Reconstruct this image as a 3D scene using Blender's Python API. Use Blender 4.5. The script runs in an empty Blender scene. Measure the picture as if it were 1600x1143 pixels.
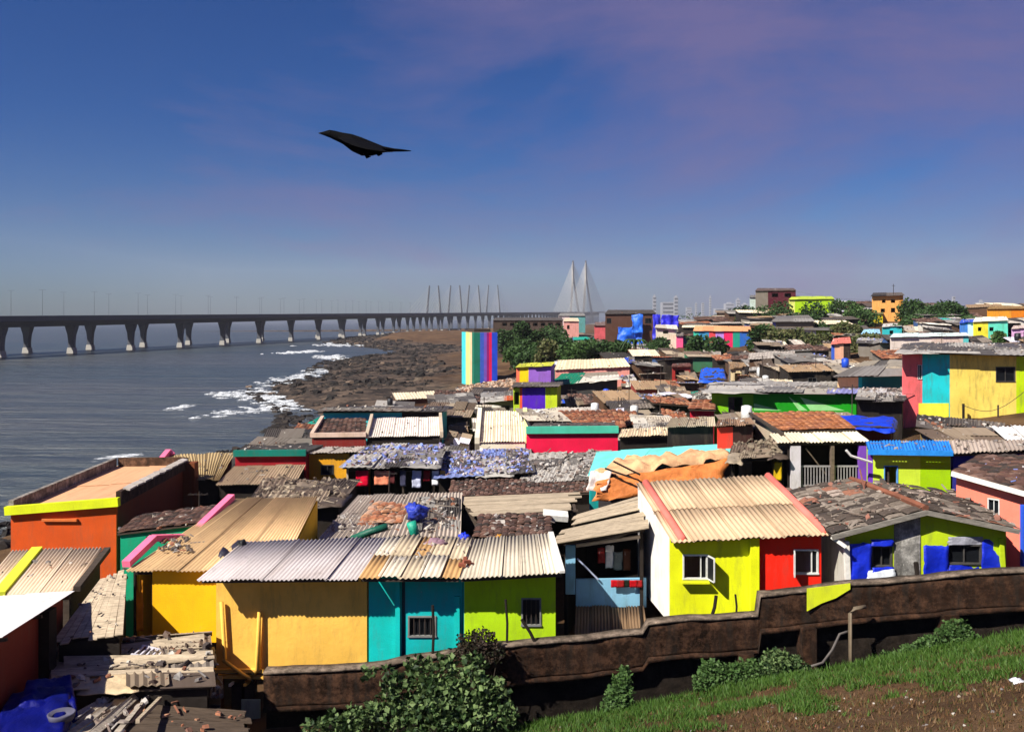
import bpy, math, random
import numpy as np
from mathutils import Vector, Matrix, noise as mnoise
rnd = random.Random(11)
scene = bpy.context.scene
COL = scene.collection
# ------------------------------------------------------------------ camera, sky, sun, exposure
EYE = 14.0            # eye height above the sea
F, CX, HY = 1400.0, 800.0, 500.0   # focal length and horizon, in units of the 1600 wide photograph
cam = bpy.data.cameras.new('camera'); cam_o = bpy.data.objects.new('camera', cam); COL.objects.link(cam_o)
cam_o.location = (0, 0, EYE); cam_o.rotation_euler = (math.radians(90), 0, 0)
cam.sensor_width = 36; cam.lens = 36 * F / 1600; cam.shift_y = -71.5 / 1600
cam.clip_start = 0.1; cam.clip_end = 60000
scene.camera = cam_o
SUN_DIR = Vector((0.58, 0.48, -0.71)).normalized()      # the way the light travels
elev = math.asin(-SUN_DIR.z); azim = math.atan2(-SUN_DIR.x, -SUN_DIR.y)   # clockwise from +Y
world = bpy.data.worlds.new('World'); scene.world = world; world.use_nodes = True
wn, wl = world.node_tree.nodes, world.node_tree.links
wn.clear()
sky = wn.new('ShaderNodeTexSky'); sky.sky_type = 'NISHITA'; sky.sun_disc = False
sky.sun_elevation = elev; sky.sun_rotation = azim; sky.altitude = 0; sky.air_density = 1.0; sky.dust_density = 0.6; sky.ozone_density = 4.0
hs = wn.new('ShaderNodeHueSaturation'); hs.inputs['Saturation'].default_value = 1.6; hs.inputs['Value'].default_value = 0.85
wl.new(sky.outputs[0], hs.inputs['Color'])
tn = wn.new('ShaderNodeMix'); tn.data_type = 'RGBA'; tn.blend_type = 'MULTIPLY'; tn.inputs['Factor'].default_value = 1.0; tn.inputs['B'].default_value = (0.315, 0.41, 0.645, 1)   # hazy violet cast of the air
wl.new(hs.outputs[0], tn.inputs['A'])
tc = wn.new('ShaderNodeTexCoord'); mp = wn.new('ShaderNodeMapping')
mp.inputs['Rotation'].default_value = (0.25, -0.42, 0.3); mp.inputs['Scale'].default_value = (1.0, 1.0, 3.4); mp.inputs['Location'].default_value = (4.15, 0.25, 0.0)
wl.new(tc.outputs['Generated'], mp.inputs['Vector'])
nz = wn.new('ShaderNodeTexNoise'); nz.inputs['Scale'].default_value = 1.8; nz.inputs['Detail'].default_value = 7; nz.inputs['Roughness'].default_value = 0.62; nz.inputs['Distortion'].default_value = 0.35
wl.new(mp.outputs[0], nz.inputs['Vector'])
rp = wn.new('ShaderNodeValToRGB'); rp.color_ramp.elements[0].position = 0.45; rp.color_ramp.elements[1].position = 0.72
rp.color_ramp.elements[1].color = (0.8, 0.8, 0.8, 1)
sx_ = wn.new('ShaderNodeSeparateXYZ'); wl.new(tc.outputs['Generated'], sx_.inputs[0])
ma_ = wn.new('ShaderNodeMath'); ma_.operation = 'MULTIPLY_ADD'; ma_.inputs[1].default_value = 0.28; wl.new(sx_.outputs['X'], ma_.inputs[0]); wl.new(nz.outputs['Fac'], ma_.inputs[2])   # the veil thickens towards the land
wl.new(ma_.outputs[0], rp.inputs[0])
cl = wn.new('ShaderNodeMix'); cl.data_type = 'RGBA'; cl.inputs['B'].default_value = (1.35, 1.12, 2.6, 1)   # thin mauve cirrus
wl.new(rp.outputs[0], cl.inputs['Factor']); wl.new(tn.outputs['Result'], cl.inputs['A'])
bg = wn.new('ShaderNodeBackground'); bg.inputs['Strength'].default_value = 0.07
wl.new(cl.outputs['Result'], bg.inputs['Color'])
wo = wn.new('ShaderNodeOutputWorld'); wl.new(bg.outputs[0], wo.inputs['Surface'])
sun = bpy.data.lights.new('sun', 'SUN'); sun.energy = 5.0; sun.angle = math.radians(0.53); sun.color = (1, 0.95, 0.86)
sun_o = bpy.data.objects.new('sun', sun); COL.objects.link(sun_o); sun_o.location = (-30, -20, 60)
sun_o.rotation_euler = SUN_DIR.to_track_quat('-Z', 'Y').to_euler()
vs = scene.view_settings; vs.view_transform = 'Standard'; vs.look = 'None'; vs.gamma = 1; vs.use_curve_mapping = False; vs.exposure = 0.8
scene.cycles.use_denoising = True
scene.cycles.max_bounces = 6; scene.cycles.diffuse_bounces = 3; scene.cycles.volume_bounces = 0

# ------------------------------------------------------------------ helpers
def c(r, g, b):
    f = lambda v: (v / 255 / 12.92) if v <= 10 else ((v / 255 + 0.055) / 1.055) ** 2.4
    return (f(r), f(g), f(b))
def P(x, y, D): return Vector(((x - CX) / F * D, D, EYE - (y - HY) / F * D))
def pix(p): return (CX + F * p[0] / p[1], HY + F * (EYE - p[2]) / p[1])
def sstep(a, b, x):
    t = max(0.0, min(1.0, (x - a) / (b - a))); return t * t * (3 - 2 * t)
def fbm(x, y, z=0.0, o=4): return mnoise.fractal(Vector((x, y, z)), 0.9, 2.1, o)
ORG = {}
def settle(o, parent, org):
    COL.objects.link(o)
    if parent is not None: o.parent = parent
    ORG[o.name] = org
def thing(name, label, cat, loc, group=None):
    o = bpy.data.objects.new(name, None); o.empty_display_size = 0.3; o.location = loc
    settle(o, None, Vector(loc)); o['label'] = label; o['category'] = cat
    if group: o['group'] = group
    return o
def tag(o, label, cat, group=None, kind=None):
    o['label'] = label; o['category'] = cat
    if group: o['group'] = group
    if kind: o['kind'] = kind
    return o
class MB:
    def __init__(s): s.v = []; s.f = []
    def add(s, vs_, fs):
        n = len(s.v); s.v += [tuple(p) for p in vs_]; s.f += [tuple(i + n for i in q) for q in fs]; return s
    def box8(s, b, t):     # b,t : four points each, same winding (ccw from above)
        return s.add(list(b) + list(t), [(3, 2, 1, 0), (4, 5, 6, 7), (0, 1, 5, 4), (1, 2, 6, 5), (2, 3, 7, 6), (3, 0, 4, 7)])
    def box(s, cen, size, rz=0, tilt=None):
        hx, hy, hz = size[0] / 2, size[1] / 2, size[2] / 2
        m = Matrix.Rotation(rz, 3, 'Z')
        if tilt: m = m @ Matrix.Rotation(tilt[0], 3, 'X') @ Matrix.Rotation(tilt[1], 3, 'Y')
        cen = Vector(cen); q = [(-hx, -hy), (hx, -hy), (hx, hy), (-hx, hy)]
        return s.box8([cen + m @ Vector((a, b, -hz)) for a, b in q], [cen + m @ Vector((a, b, hz)) for a, b in q])
    def beam(s, a, b, w, h=None):
        a, b = Vector(a), Vector(b); h = h or w; d = (b - a).normalized()
        up = Vector((0, 0, 1)) if abs(d.z) < 0.95 else Vector((0, 1, 0))
        x = d.cross(up).normalized() * w / 2; y = x.cross(d).normalized() * h / 2
        k = [-x - y, x - y, x + y, -x + y]
        return s.box8([a + i for i in k], [b + i for i in k])
    def tube(s, pts, rad, n=6, cap=True):
        pts = [Vector(p) for p in pts]; m = len(pts); rs = rad if isinstance(rad, (list, tuple)) else [rad] * m
        base = len(s.v); ref = Vector((0.31, 0.17, 0.93))
        for i, p in enumerate(pts):
            d = (pts[min(i + 1, m - 1)] - pts[max(i - 1, 0)]).normalized()
            if abs(d.dot(ref)) > 0.97: ref = Vector((0.9, 0.3, 0.1))
            x = d.cross(ref).normalized(); y = d.cross(x)
            s.v += [tuple(p + (x * math.cos(2 * math.pi * k / n) + y * math.sin(2 * math.pi * k / n)) * rs[i]) for k in range(n)]
        for i in range(m - 1):
            for k in range(n):
                a, b = base + i * n + k, base + i * n + (k + 1) % n
                s.f.append((a, b, b + n, a + n))
        if cap:
            s.f.append(tuple(base + k for k in range(n))[::-1]); s.f.append(tuple(base + (m - 1) * n + k for k in range(n)))
        return s
    def build(s, name, m, parent=None, smooth=False, loc=None, kind=None, label=None):
        me = bpy.data.meshes.new(name)
        o = bpy.data.objects.new(name, me)
        if parent is not None: org = ORG[parent.name]
        else:
            org = Vector(loc) if loc is not None else Vector((0, 0, 0)); o.location = org
        me.from_pydata([(p[0] - org.x, p[1] - org.y, p[2] - org.z) for p in s.v], [], s.f)
        if m is not None: me.materials.append(m)
        if smooth: me.polygons.foreach_set('use_smooth', [True] * len(me.polygons))
        settle(o, parent, org)
        if kind: o['kind'] = kind
        if label: o['label'] = label
        return o
# ------------------------------------------------------------------ materials
class NT:
    def __init__(s, name):
        s.m = bpy.data.materials.new(name); s.m.use_nodes = True
        s.t = s.m.node_tree; s.n = s.t.nodes; s.b = s.n['Principled BSDF']
    def node(s, k, **kw):
        n = s.n.new('ShaderNode' + k)
        for a, b in kw.items(): setattr(n, a, b)
        return n
    def link(s, a, b): s.t.links.new(a, b)
    def coord(s, kind='Object', scale=(1, 1, 1)):
        t = s.node('TexCoord'); m = s.node('Mapping'); m.inputs['Scale'].default_value = scale
        s.link(t.outputs[kind], m.inputs[0]); return m.outputs[0]
    def noise(s, vec, scale, detail=4, rough=0.6):
        n = s.node('TexNoise'); n.inputs['Scale'].default_value = scale; n.inputs['Detail'].default_value = detail; n.inputs['Roughness'].default_value = rough
        s.link(vec, n.inputs['Vector']); return n.outputs['Fac']
    def ramp(s, fac, stops, const=False):
        r = s.node('ValToRGB'); e = r.color_ramp.elements
        if const: r.color_ramp.interpolation = 'CONSTANT'
        while len(e) < len(stops): e.new(0.5)
        for k, (p, col) in enumerate(stops):
            e[k].position = p; e[k].color = (*col, 1) if isinstance(col, tuple) else (col, col, col, 1)
        s.link(fac, r.inputs[0]); return r.outputs[0]
    def mix(s, fac, a, b, mode='MIX'):
        n = s.node('Mix', data_type='RGBA', blend_type=mode)
        for k, v in (('Factor', fac), ('A', a), ('B', b)):
            if isinstance(v, (int, float)): n.inputs[k].default_value = v
            elif isinstance(v, tuple): n.inputs[k].default_value = (*v, 1)
            else: s.link(v, n.inputs[k])
        return n.outputs['Result']
    def bump(s, h, strength=0.3, dist=0.02):
        b = s.node('Bump'); b.inputs['Strength'].default_value = strength; b.inputs['Distance'].default_value = dist
        s.link(h, b.inputs['Height']); s.link(b.outputs[0], s.b.inputs['Normal'])
    def done(s, col, rough=0.85, spec=0.3):
        if isinstance(col, tuple): s.b.inputs['Base Color'].default_value = (*col, 1)
        else: s.link(col, s.b.inputs['Base Color'])
        s.b.inputs['Roughness'].default_value = rough; s.b.inputs['Specular IOR Level'].default_value = spec
        return s.m
MC = {}
def cached(fn):
    def w(*a):
        k = (fn.__name__,) + a
        if k not in MC: MC[k] = fn(*a)
        return MC[k]
    return w
mul = lambda col, k: tuple(v * k for v in col)
@cached
def paint(col, wear=0.35):
    t = NT('painted_plaster'); v = t.coord()
    base = t.mix(t.ramp(t.noise(v, 0.9, 5), [(0.35, 0.0), (0.7, 1.0)]), col, tuple(x * k for x, k in zip(col, (0.82, 0.8, 0.72))))
    st = t.ramp(t.noise(t.coord('Object', (2.2, 2.2, 0.45)), 1.6, 6, 0.75), [(0.5, 0.0), (0.72, 1.0)])
    f = t.node('Math', operation='MULTIPLY'); t.link(st, f.inputs[0]); f.inputs[1].default_value = wear * 1.2
    base = t.mix(f.outputs[0], base, (0.10, 0.075, 0.05))
    chips = t.ramp(t.noise(v, 3.1, 6, 0.75), [(0.69, 0.0), (0.73, 1.0)])
    f2 = t.node('Math', operation='MULTIPLY'); t.link(chips, f2.inputs[0]); f2.inputs[1].default_value = min(1, wear * 1.6)
    base = t.mix(f2.outputs[0], base, (0.36, 0.32, 0.27))
    t.bump(t.noise(v, 9, 6, 0.7), 0.35, 0.03)
    return t.done(base, 0.8, 0.25)
@cached
def sheetm(col, dirt=0.42):
    t = NT('corrugated_sheet'); uv = t.coord('UV', (1, 1, 1))
    oi = t.node('ObjectInfo')
    base = t.mix(oi.outputs['Random'], mul(col, 0.8), mul(col, 1.12))
    st = t.ramp(t.noise(t.coord('UV', (30, 2.0, 1)), 1.0, 4, 0.7), [(0.42, 0.0), (0.78, 1.0)])
    f = t.node('Math', operation='MULTIPLY'); t.link(st, f.inputs[0]); f.inputs[1].default_value = dirt
    base = t.mix(f.outputs[0], base, mul((col[0] * 1.1, col[1] * 0.9, col[2] * 0.75), 0.38))
    sp = t.ramp(t.noise(t.coord(), 2.3, 6, 0.75), [(0.56, 0.0), (0.74, 1.0)])
    f = t.node('Math', operation='MULTIPLY'); t.link(sp, f.inputs[0]); f.inputs[1].default_value = dirt * 0.9
    base = t.mix(f.outputs[0], base, (0.075, 0.06, 0.045))
    t.bump(t.noise(t.coord(), 30, 3), 0.15, 0.01)
    return t.done(base, 0.8, 0.2)
@cached
def islands(name, cols, rough=0.9, dark=0.4):
    t = NT(name); g = t.node('NewGeometry'); k = len(cols)
    base = t.ramp(g.outputs['Random Per Island'], [(i / k, cc) for i, cc in enumerate(cols)], True)
    base = t.mix(t.ramp(t.noise(t.coord(), 2.0, 6, 0.7), [(0.38, 1.0 - dark), (0.62, 1.0)]), (0.03, 0.024, 0.02), base)
    t.bump(t.noise(t.coord(), 18, 4), 0.4, 0.02)
    return t.done(base, rough, 0.15)
@cached
def woodm(col):
    t = NT('weathered_wood'); oi = t.node('ObjectInfo'); g = t.node('NewGeometry')
    base = t.mix(g.outputs['Random Per Island'], mul(col, 0.55), mul(col, 1.15))
    base = t.mix(oi.outputs['Random'], base, mul(col, 0.7))
    base = t.mix(t.ramp(t.noise(t.coord('Object', (1, 6, 6)), 2, 6, 0.75), [(0.4, 0.0), (0.72, 0.85)]), base, mul(col, 0.2))
    t.bump(t.noise(t.coord(), 14, 5), 0.5, 0.02)
    return t.done(base, 0.9, 0.15)
@cached
def tarpm(col, spec=0.4):
    t = NT('tarpaulin')
    base = t.mix(t.ramp(t.noise(t.coord(), 1.6, 6, 0.7), [(0.4, 0.0), (0.7, 1.0)]), col, mul(col, 0.55))
    base = t.mix(t.ramp(t.noise(t.coord(), 5, 5, 0.7), [(0.66, 0.0), (0.74, 0.5)]), base, (0.4, 0.38, 0.35))
    t.bump(t.noise(t.coord(), 6, 5, 0.6), 0.6, 0.06)
    return t.done(base, 0.5, spec)
@cached
def plain(name, col, rough=0.7, spec=0.3):
    t = NT(name); base = t.mix(t.ramp(t.noise(t.coord(), 4, 5, 0.7), [(0.35, 0.0), (0.7, 1.0)]), mul(col, 1.08), mul(col, 0.68))
    return t.done(base, rough, spec)
@cached
def concrete(col, dark=0.7):
    t = NT('stained_concrete'); v = t.coord()
    base = t.mix(t.ramp(t.noise(v, 3.2, 10, 0.8), [(0.4, 0.0), (0.58, 1.0)]), col, mul(col, 1 - dark))
    base = t.mix(t.ramp(t.noise(v, 0.8, 6, 0.7), [(0.45, 0.0), (0.62, 0.8)]), base, mul(col, 0.3))
    base = t.mix(t.ramp(t.noise(v, 6, 8, 0.8), [(0.6, 0.0), (0.68, 0.55)]), base, mul(col, 2.2))
    base = t.mix(t.ramp(t.noise(t.coord('Object', (3, 3, 0.35)), 1.5, 6, 0.7), [(0.48, 0.0), (0.7, dark)]), base, (0.018, 0.014, 0.011))
    t.bump(t.noise(v, 7, 8, 0.75), 0.7, 0.06)
    return t.done(base, 0.92, 0.1)
GLASS = NT('dark_glass').done((0.008, 0.009, 0.011), 0.35, 0.12)
DARK = plain('dark_timber', (0.022, 0.017, 0.014), 0.9, 0.1)
WHITE = plain('white_paint', c(222, 218, 208), 0.7)
WOOD = woodm((0.20, 0.15, 0.105)); WOOD_D = woodm((0.09, 0.066, 0.05)); WOOD_L = woodm((0.58, 0.46, 0.32))
IRON = plain('rusty_iron', (0.05, 0.034, 0.026), 0.7, 0.4)
def leafm(name, cols, trans=0.25):
    t = NT(name); g = t.node('NewGeometry'); k = len(cols)
    col = t.ramp(g.outputs['Random Per Island'], [(i / max(1, k - 1), cc) for i, cc in enumerate(cols)])
    t.done(col, 0.6, 0.25)
    tr = t.node('BsdfTranslucent'); t.link(col, tr.inputs['Color'])
    mx = t.node('MixShader'); mx.inputs[0].default_value = trans
    t.link(t.b.outputs[0], mx.inputs[1]); t.link(tr.outputs[0], mx.inputs[2]); t.link(mx.outputs[0], t.n['Material Output'].inputs['Surface'])
    return t.m
# ------------------------------------------------------------------ ground, sea, shore
SHORE = [(0, -30), (40, -32), (58, -33), (85, -34), (100, -25), (118, -25), (140, -31), (165, -42), (187, -50), (215, -43), (250, -51), (300, -58), (327, -57), (380, -46), (435, -58), (500, -88), (560, -112), (726, -128), (800, -105), (900, -62), (1100, 0), (1600, 75), (3000, 280), (9000, 900)]
SY = [p[0] for p in SHORE]; SX = [p[1] for p in SHORE]
def shore_x(Y): return float(np.interp(Y, SY, SX))
WALLPTS = [(-7.4, 25.2), (0.0, 25.2), (3.9, 25.8), (7.2, 26.0), (14.0, 25.0), (40.0, 24.0)]
def ground(X, Y):
    xs = shore_x(Y) + 3.0 * fbm(X * 0.05, Y * 0.05, 3.3)
    d = X - xs
    if X < 40: land = 3.3 + 0.13 * max(X, -22)
    else: land = 8.5 + 0.06 * (X - 40)
    land = min(land, 15)
    land += 4.0 * math.exp(-((X - 74) / 30) ** 2 - ((Y - 235) / 45) ** 2)
    land += 0.8 * math.exp(-((X - 100) / 30) ** 2 - ((Y - 215) / 40) ** 2)
    if Y > 320: land = land * (1 - sstep(320, 700, Y)) + 4.5 * sstep(320, 700, Y)
    if Y > 110:      # rocky foreshore, then a sandy bank
        w = sstep(110, 130, Y)
        t = max(0.0, d)
        rock = 0.15 + 0.9 * sstep(0, 12, t) + 0.5 * max(0, fbm(X * 0.16, Y * 0.09, 1.0)) + 0.6 * max(0, fbm(X * 0.5, Y * 0.3, 5.0))
        bank = rock + (max(land, 2.0) - 1.0) * sstep(18, 40, t)
        hh = land * (1 - w) * sstep(0, 6, t) + bank * w
    else: hh = land * sstep(-1, 5, d)
    hh = hh if d > 0 else -2.5 * sstep(0, 8, -d) + 0.1
    if Y < 26.7:
        fore = 3.0 + 0.195 * X + 0.30 * (24.3 - Y) + 0.10 * fbm(X * 0.5, Y * 0.5)
        fore -= 2.2 * sstep(23.5, 24.5, Y)
        k = sstep(-6.5, 0.5, X)
        if Y > 25.6: k *= 1 - sstep(25.9, 26.7, Y)
        hh = fore * k + (min(hh, 2.2) if Y < 25.4 else hh) * (1 - k)
    return hh
mb = MB(); rows = []; Y = 2.0
while Y < 9000:
    rows.append(Y); Y += max(0.45, Y * 0.022)
NC = 230
for Y in rows:
    a, b = -max(60, 0.72 * Y) if Y < 1100 else shore_x(Y) - 60, 30 + 0.85 * Y
    for j in range(NC + 1):
        X = a + (b - a) * j / NC
        mb.v.append((X, Y, ground(X, Y)))
n = NC + 1
mb.f = [(i * n + j, i * n + j + 1, (i + 1) * n + j + 1, (i + 1) * n + j) for i in range(len(rows) - 1) for j in range(NC)]
t = NT('earth_ground'); geo = t.node('NewGeometry'); pos = geo.outputs['Position']
earth = t.mix(t.ramp(t.noise(pos, 0.55, 8, 0.7), [(0.35, 0.0), (0.65, 1.0)]), (0.105, 0.055, 0.026), (0.045, 0.026, 0.014))
earth = t.mix(t.ramp(t.noise(pos, 0.12, 6, 0.6), [(0.45, 0.0), (0.6, 1.0)]), earth, (0.13, 0.075, 0.038))
sep = t.node('SeparateXYZ'); t.link(pos, sep.inputs[0])
far = t.node('MapRange'); far.inputs['From Min'].default_value = 110; far.inputs['From Max'].default_value = 130; t.link(sep.outputs['Y'], far.inputs['Value'])
low = t.node('MapRange'); low.inputs['From Min'].default_value = 2.6; low.inputs['From Max'].default_value = 1.5; t.link(sep.outputs['Z'], low.inputs['Value'])
fm = t.node('Math', operation='MULTIPLY'); t.link(far.outputs[0], fm.inputs[0]); t.link(low.outputs[0], fm.inputs[1])
rockc = t.mix(t.ramp(t.noise(pos, 0.25, 8, 0.75), [(0.42, 0.0), (0.66, 1.0)]), (0.022, 0.018, 0.016), (0.15, 0.105, 0.075))
base = t.mix(fm.outputs[0], earth, rockc)
t.bump(t.noise(pos, 1.3, 8, 0.75), 1.0, 0.25)
EARTH = t.done(base, 0.95, 0.1)
g = mb.build('ground', EARTH, None, True); g['kind'] = 'structure'
# sea
t = NT('sea_water'); geo = t.node('NewGeometry'); pos = geo.outputs['Position']
mpn = t.node('Mapping'); mpn.inputs['Rotation'].default_value = (0, 0, 0.5); mpn.inputs['Scale'].default_value = (0.11, 0.42, 1); t.link(pos, mpn.inputs[0])
w1 = t.noise(mpn.outputs[0], 1.0, 7, 0.62)
mpn2 = t.node('Mapping'); mpn2.inputs['Rotation'].default_value = (0, 0, 0.25); mpn2.inputs['Scale'].default_value = (0.006, 0.022, 1); t.link(pos, mpn2.inputs[0])
w2 = t.noise(mpn2.outputs[0], 1.0, 4, 0.6)
silt = t.mix(t.ramp(w2, [(0.38, 0.0), (0.64, 1.0)]), (0.036, 0.05, 0.055), (0.07, 0.071, 0.071))
mpn3 = t.node('Mapping'); mpn3.inputs['Rotation'].default_value = (0, 0, 0.4); mpn3.inputs['Scale'].default_value = (0.03, 0.14, 1); t.link(pos, mpn3.inputs[0])
wsum = t.node('Math', operation='MULTIPLY_ADD'); t.link(t.noise(mpn3.outputs[0], 1.0, 3, 0.5), wsum.inputs[0]); wsum.inputs[1].default_value = 2.2; t.link(w1, wsum.inputs[2])
t.bump(wsum.outputs[0], 1.0, 2.3)
SEA = t.done(silt, 0.28, 0.32)
mb = MB(); S = 30000
mb.add([(-S, -200, 0), (S, -200, 0), (S, S, 0), (-S, S, 0)], [(0, 1, 2, 3)])
o = mb.build('sea', SEA); o['kind'] = 'structure'
# boulders of the foreshore (one dark mass)
def boulder(mb, p, r, flat=0.6):
    vs_ = []
    a0 = rnd.random() * 6.28
    for k in range(6):
        a = a0 + k * math.pi / 3; q = r * rnd.uniform(0.7, 1.15)
        vs_.append((p[0] + q * math.cos(a), p[1] + q * math.sin(a), p[2] - 0.25 * r))
    for k in range(6):
        a = a0 + k * math.pi / 3 + 0.2; q = r * rnd.uniform(0.3, 0.75)
        vs_.append((p[0] + q * math.cos(a), p[1] + q * math.sin(a), p[2] + r * flat * rnd.uniform(0.35, 1.0)))
    fs = [(k, (k + 1) % 6, 6 + (k + 1) % 6, 6 + k) for k in range(6)] + [(6, 7, 8, 9, 10, 11)]
    mb.add(vs_, fs)
mb = MB(); mb2 = MB()
for i in range(9500):
    Y = 112 + 640 * rnd.random() ** 1.9; X = shore_x(Y) - 6 + 38 * rnd.random() ** 1.7
    if fbm(X * 0.05, Y * 0.04, 8.0) < 0.0 and rnd.random() < 0.85: continue
    if X > -16 and Y < 180: continue
    r = rnd.choice([0.22, 0.3, 0.4, 0.5, 0.7, 1.3]) * (0.7 + Y / 600); z = max(ground(X, Y), -0.15)
    boulder(mb if rnd.random() < 0.94 else mb2, (X, Y, z), r, 0.4)
for i in range(260):     # the strip of stones along the near beach
    Y = rnd.uniform(36, 110); X = shore_x(Y) + rnd.uniform(-3, 5); boulder(mb, (X, Y, max(ground(X, Y), -0.1)), rnd.uniform(0.25, 0.9))
tag(mb.build('shore_rocks', islands('wet_rock', ((0.014, 0.012, 0.011), (0.024, 0.02, 0.018), (0.036, 0.028, 0.023), (0.02, 0.018, 0.017)))), 'jumble of dark wet rocks along the water line below the village', 'rocks', kind='stuff')
tag(mb2.build('dry_rocks', islands('dry_rock', ((0.12, 0.09, 0.065), (0.17, 0.12, 0.085), (0.09, 0.065, 0.05)))), 'paler dry brown stones scattered among the dark shore rocks', 'rocks', kind='stuff')
# surf: broken white water as low lumpy foam
t = NT('foam'); t.link(t.ramp(t.noise(t.coord(), 2.2, 5, 0.7), [(0.36, 0.1), (0.62, 0.95)]), t.b.inputs['Alpha']); FOAM = t.done((0.62, 0.64, 0.66), 0.8, 0.2)
def surf(name, pts, n, w, lump, label):
    mb = MB()
    for i in range(int(n * 5)):
        k = rnd.random() * (len(pts) - 1); j = int(k); a, b = pts[j], pts[min(j + 1, len(pts) - 1)]; f = k - j
        q = P(a[0] + (b[0] - a[0]) * f, a[1] + (b[1] - a[1]) * f, 1); d = EYE * F / ((a[1] + (b[1] - a[1]) * f) - HY)
        X = (a[0] + (b[0] - a[0]) * f - CX) / F * d + rnd.gauss(0, w * 0.9); Yy = d + rnd.gauss(0, w * 1.5)
        ln = lump * rnd.choice((0.1, 0.14, 0.2, 0.25, 0.35, 0.5, 0.9)); wd = ln * rnd.uniform(0.3, 0.7); hh = rnd.uniform(0.1, 0.4) * lump * min(1, ln)
        ln *= 1.4; an = rnd.gauss(0.15, 0.15); ca, sa = math.cos(an), math.sin(an)
        ring = []; m = 8
        for q_ in range(m):
            t_ = 2 * math.pi * q_ / m; rr = rnd.uniform(0.7, 1.2); x_, y_ = ln * math.cos(t_) * rr, wd * math.sin(t_) * rr
            ring.append((X + x_ * ca - y_ * sa, Yy + x_ * sa + y_ * ca, 0.012))
        top = [(X + (p[0] - X) * 0.5, Yy + (p[1] - Yy) * 0.5, hh * rnd.uniform(0.6, 1.1)) for p in ring]
        mb.add(ring + top, [(q_, (q_ + 1) % m, m + (q_ + 1) % m, m + q_) for q_ in range(m)] + [tuple(range(m, 2 * m))])
    tag(mb.build(name, FOAM, None, True), label, 'surf', kind='stuff')
surf('surf_foam', [(350, 612), (395, 618), (432, 622), (448, 634), (430, 638)], 130, 2.2, 1.0, 'white surf breaking off the tip of the dark rocks')
surf('surf_foam', [(420, 606), (450, 592), (490, 582), (520, 575)], 90, 2.5, 0.9, 'thin line of foam running along the edge of the rock shelf')
surf('surf_foam', [(445, 552), (470, 550), (492, 549)], 34, 3, 1.6, 'short breaking wave crest out towards the bridge piers')
surf('surf_foam', [(505, 556), (528, 560), (548, 562)], 46, 3.2, 1.4, 'bright breaking wave in the inlet between the two rock shelves')
surf('surf_foam', [(520, 540), (545, 536), (566, 541)], 60, 7, 1.6, 'scattered white water over the outer reef near the bridge')
surf('surf_foam', [(560, 568), (600, 562), (655, 554)], 36, 2.0, 0.9, 'thin foam streak reaching up the narrow rocky inlet')
surf('surf_foam', [(262, 641), (280, 637), (296, 633)], 14, 0.7, 0.8, 'small whitecap alone in open water')
surf('surf_foam', [(165, 717), (190, 712), (208, 711)], 26, 0.5, 0.55, 'splash of white water just behind the orange house')
surf('surf_foam', [(340, 640), (390, 645), (300, 648)], 16, 2.0, 0.8, 'faint flecks of foam trailing from the rock tip')
# ------------------------------------------------------------------ sea bridge
BCON = plain('bridge_concrete', (0.075, 0.08, 0.095), 0.85, 0.2); BLIT = plain('pale_footing', (0.33, 0.31, 0.28), 0.85)  # footings paler than the piers: light caught at their bases put in the colour
br = thing('sea_bridge', 'long grey sea bridge on flared piers with cable-stayed pylons beyond', 'bridge', (-193, 338, 0))
bd = Vector((1 / 6, 1, 0)).normalized(); bn = Vector((-bd.y, bd.x, 0))       # along, and to the far side
def bline(Y, off=0.0):       # centre of the near carriageway
    X = -193 + (Y - 338) / 6
    return Vector((X, Y, 14.6 + 0.0098 * (Y - 338))) + bn * off
for off in (0.0, 21.0):
    mb = MB(); a, b = bline(60, off), bline(4300, off)
    prof = [(-7.5, 0), (-7.5, -1.1), (-4.6, -2.0), (-3.0, -3.4), (3.0, -3.4), (4.6, -2.0), (7.5, -1.1), (7.5, 0)]
    va = [a + bn * x + Vector((0, 0, z)) for x, z in prof]; vb = [b + bn * x + Vector((0, 0, z)) for x, z in prof]
    mb.add(va + vb, [(k, (k + 1) % 8, 8 + (k + 1) % 8, 8 + k) for k in range(8)] + [tuple(range(8))[::-1], tuple(range(8, 16))])
    mb.build('deck', BCON, br)
    for s_ in (-7.3, 7.3):
        mb = MB(); mb.beam(a + bn * s_ + Vector((0, 0, 0.42)), b + bn * s_ + Vector((0, 0, 0.42)), 0.3, 0.84); mb.build('parapet', BCON, br)
pier_y = [338 - 41 * k for k in (3, 2, 1)][:0] + [290]
yy = 338.0; st = 41.0
while yy < 3600:
    pier_y.append(yy); yy += st; st = min(50.0, st * 1.03)
for Y in pier_y:
    for off in (0.0, 21.0):
        p = bline(Y, off); zt = p.z - 3.3; mb = MB()
        def sec(w, d_, z): return [Vector((p.x, p.y, 0)) + bn * (sx * w / 2) + bd * (sy * d_ / 2) + Vector((0, 0, z)) for sx, sy in ((-1, -1), (1, -1), (1, 1), (-1, 1))]
        S_ = [sec(2.4, 2.0, -2), sec(2.2, 1.9, zt * 0.4), sec(2.8, 2.1, zt * 0.68), sec(4.4, 2.7, zt * 0.92), sec(4.6, 2.8, zt)]
        for q in S_: mb.v += [tuple(w) for w in q]
        for i in range(4):
            for k in range(4): mb.f.append((i * 4 + k, i * 4 + (k + 1) % 4, i * 4 + 4 + (k + 1) % 4, i * 4 + 4 + k))
        pr = mb.build('pier', BCON, br)
        mb = MB(); mb.box8(sec(3.4, 3.2, -2), sec(2.7, 2.4, 2.4)); mb.build('footing', BLIT, pr)
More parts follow.
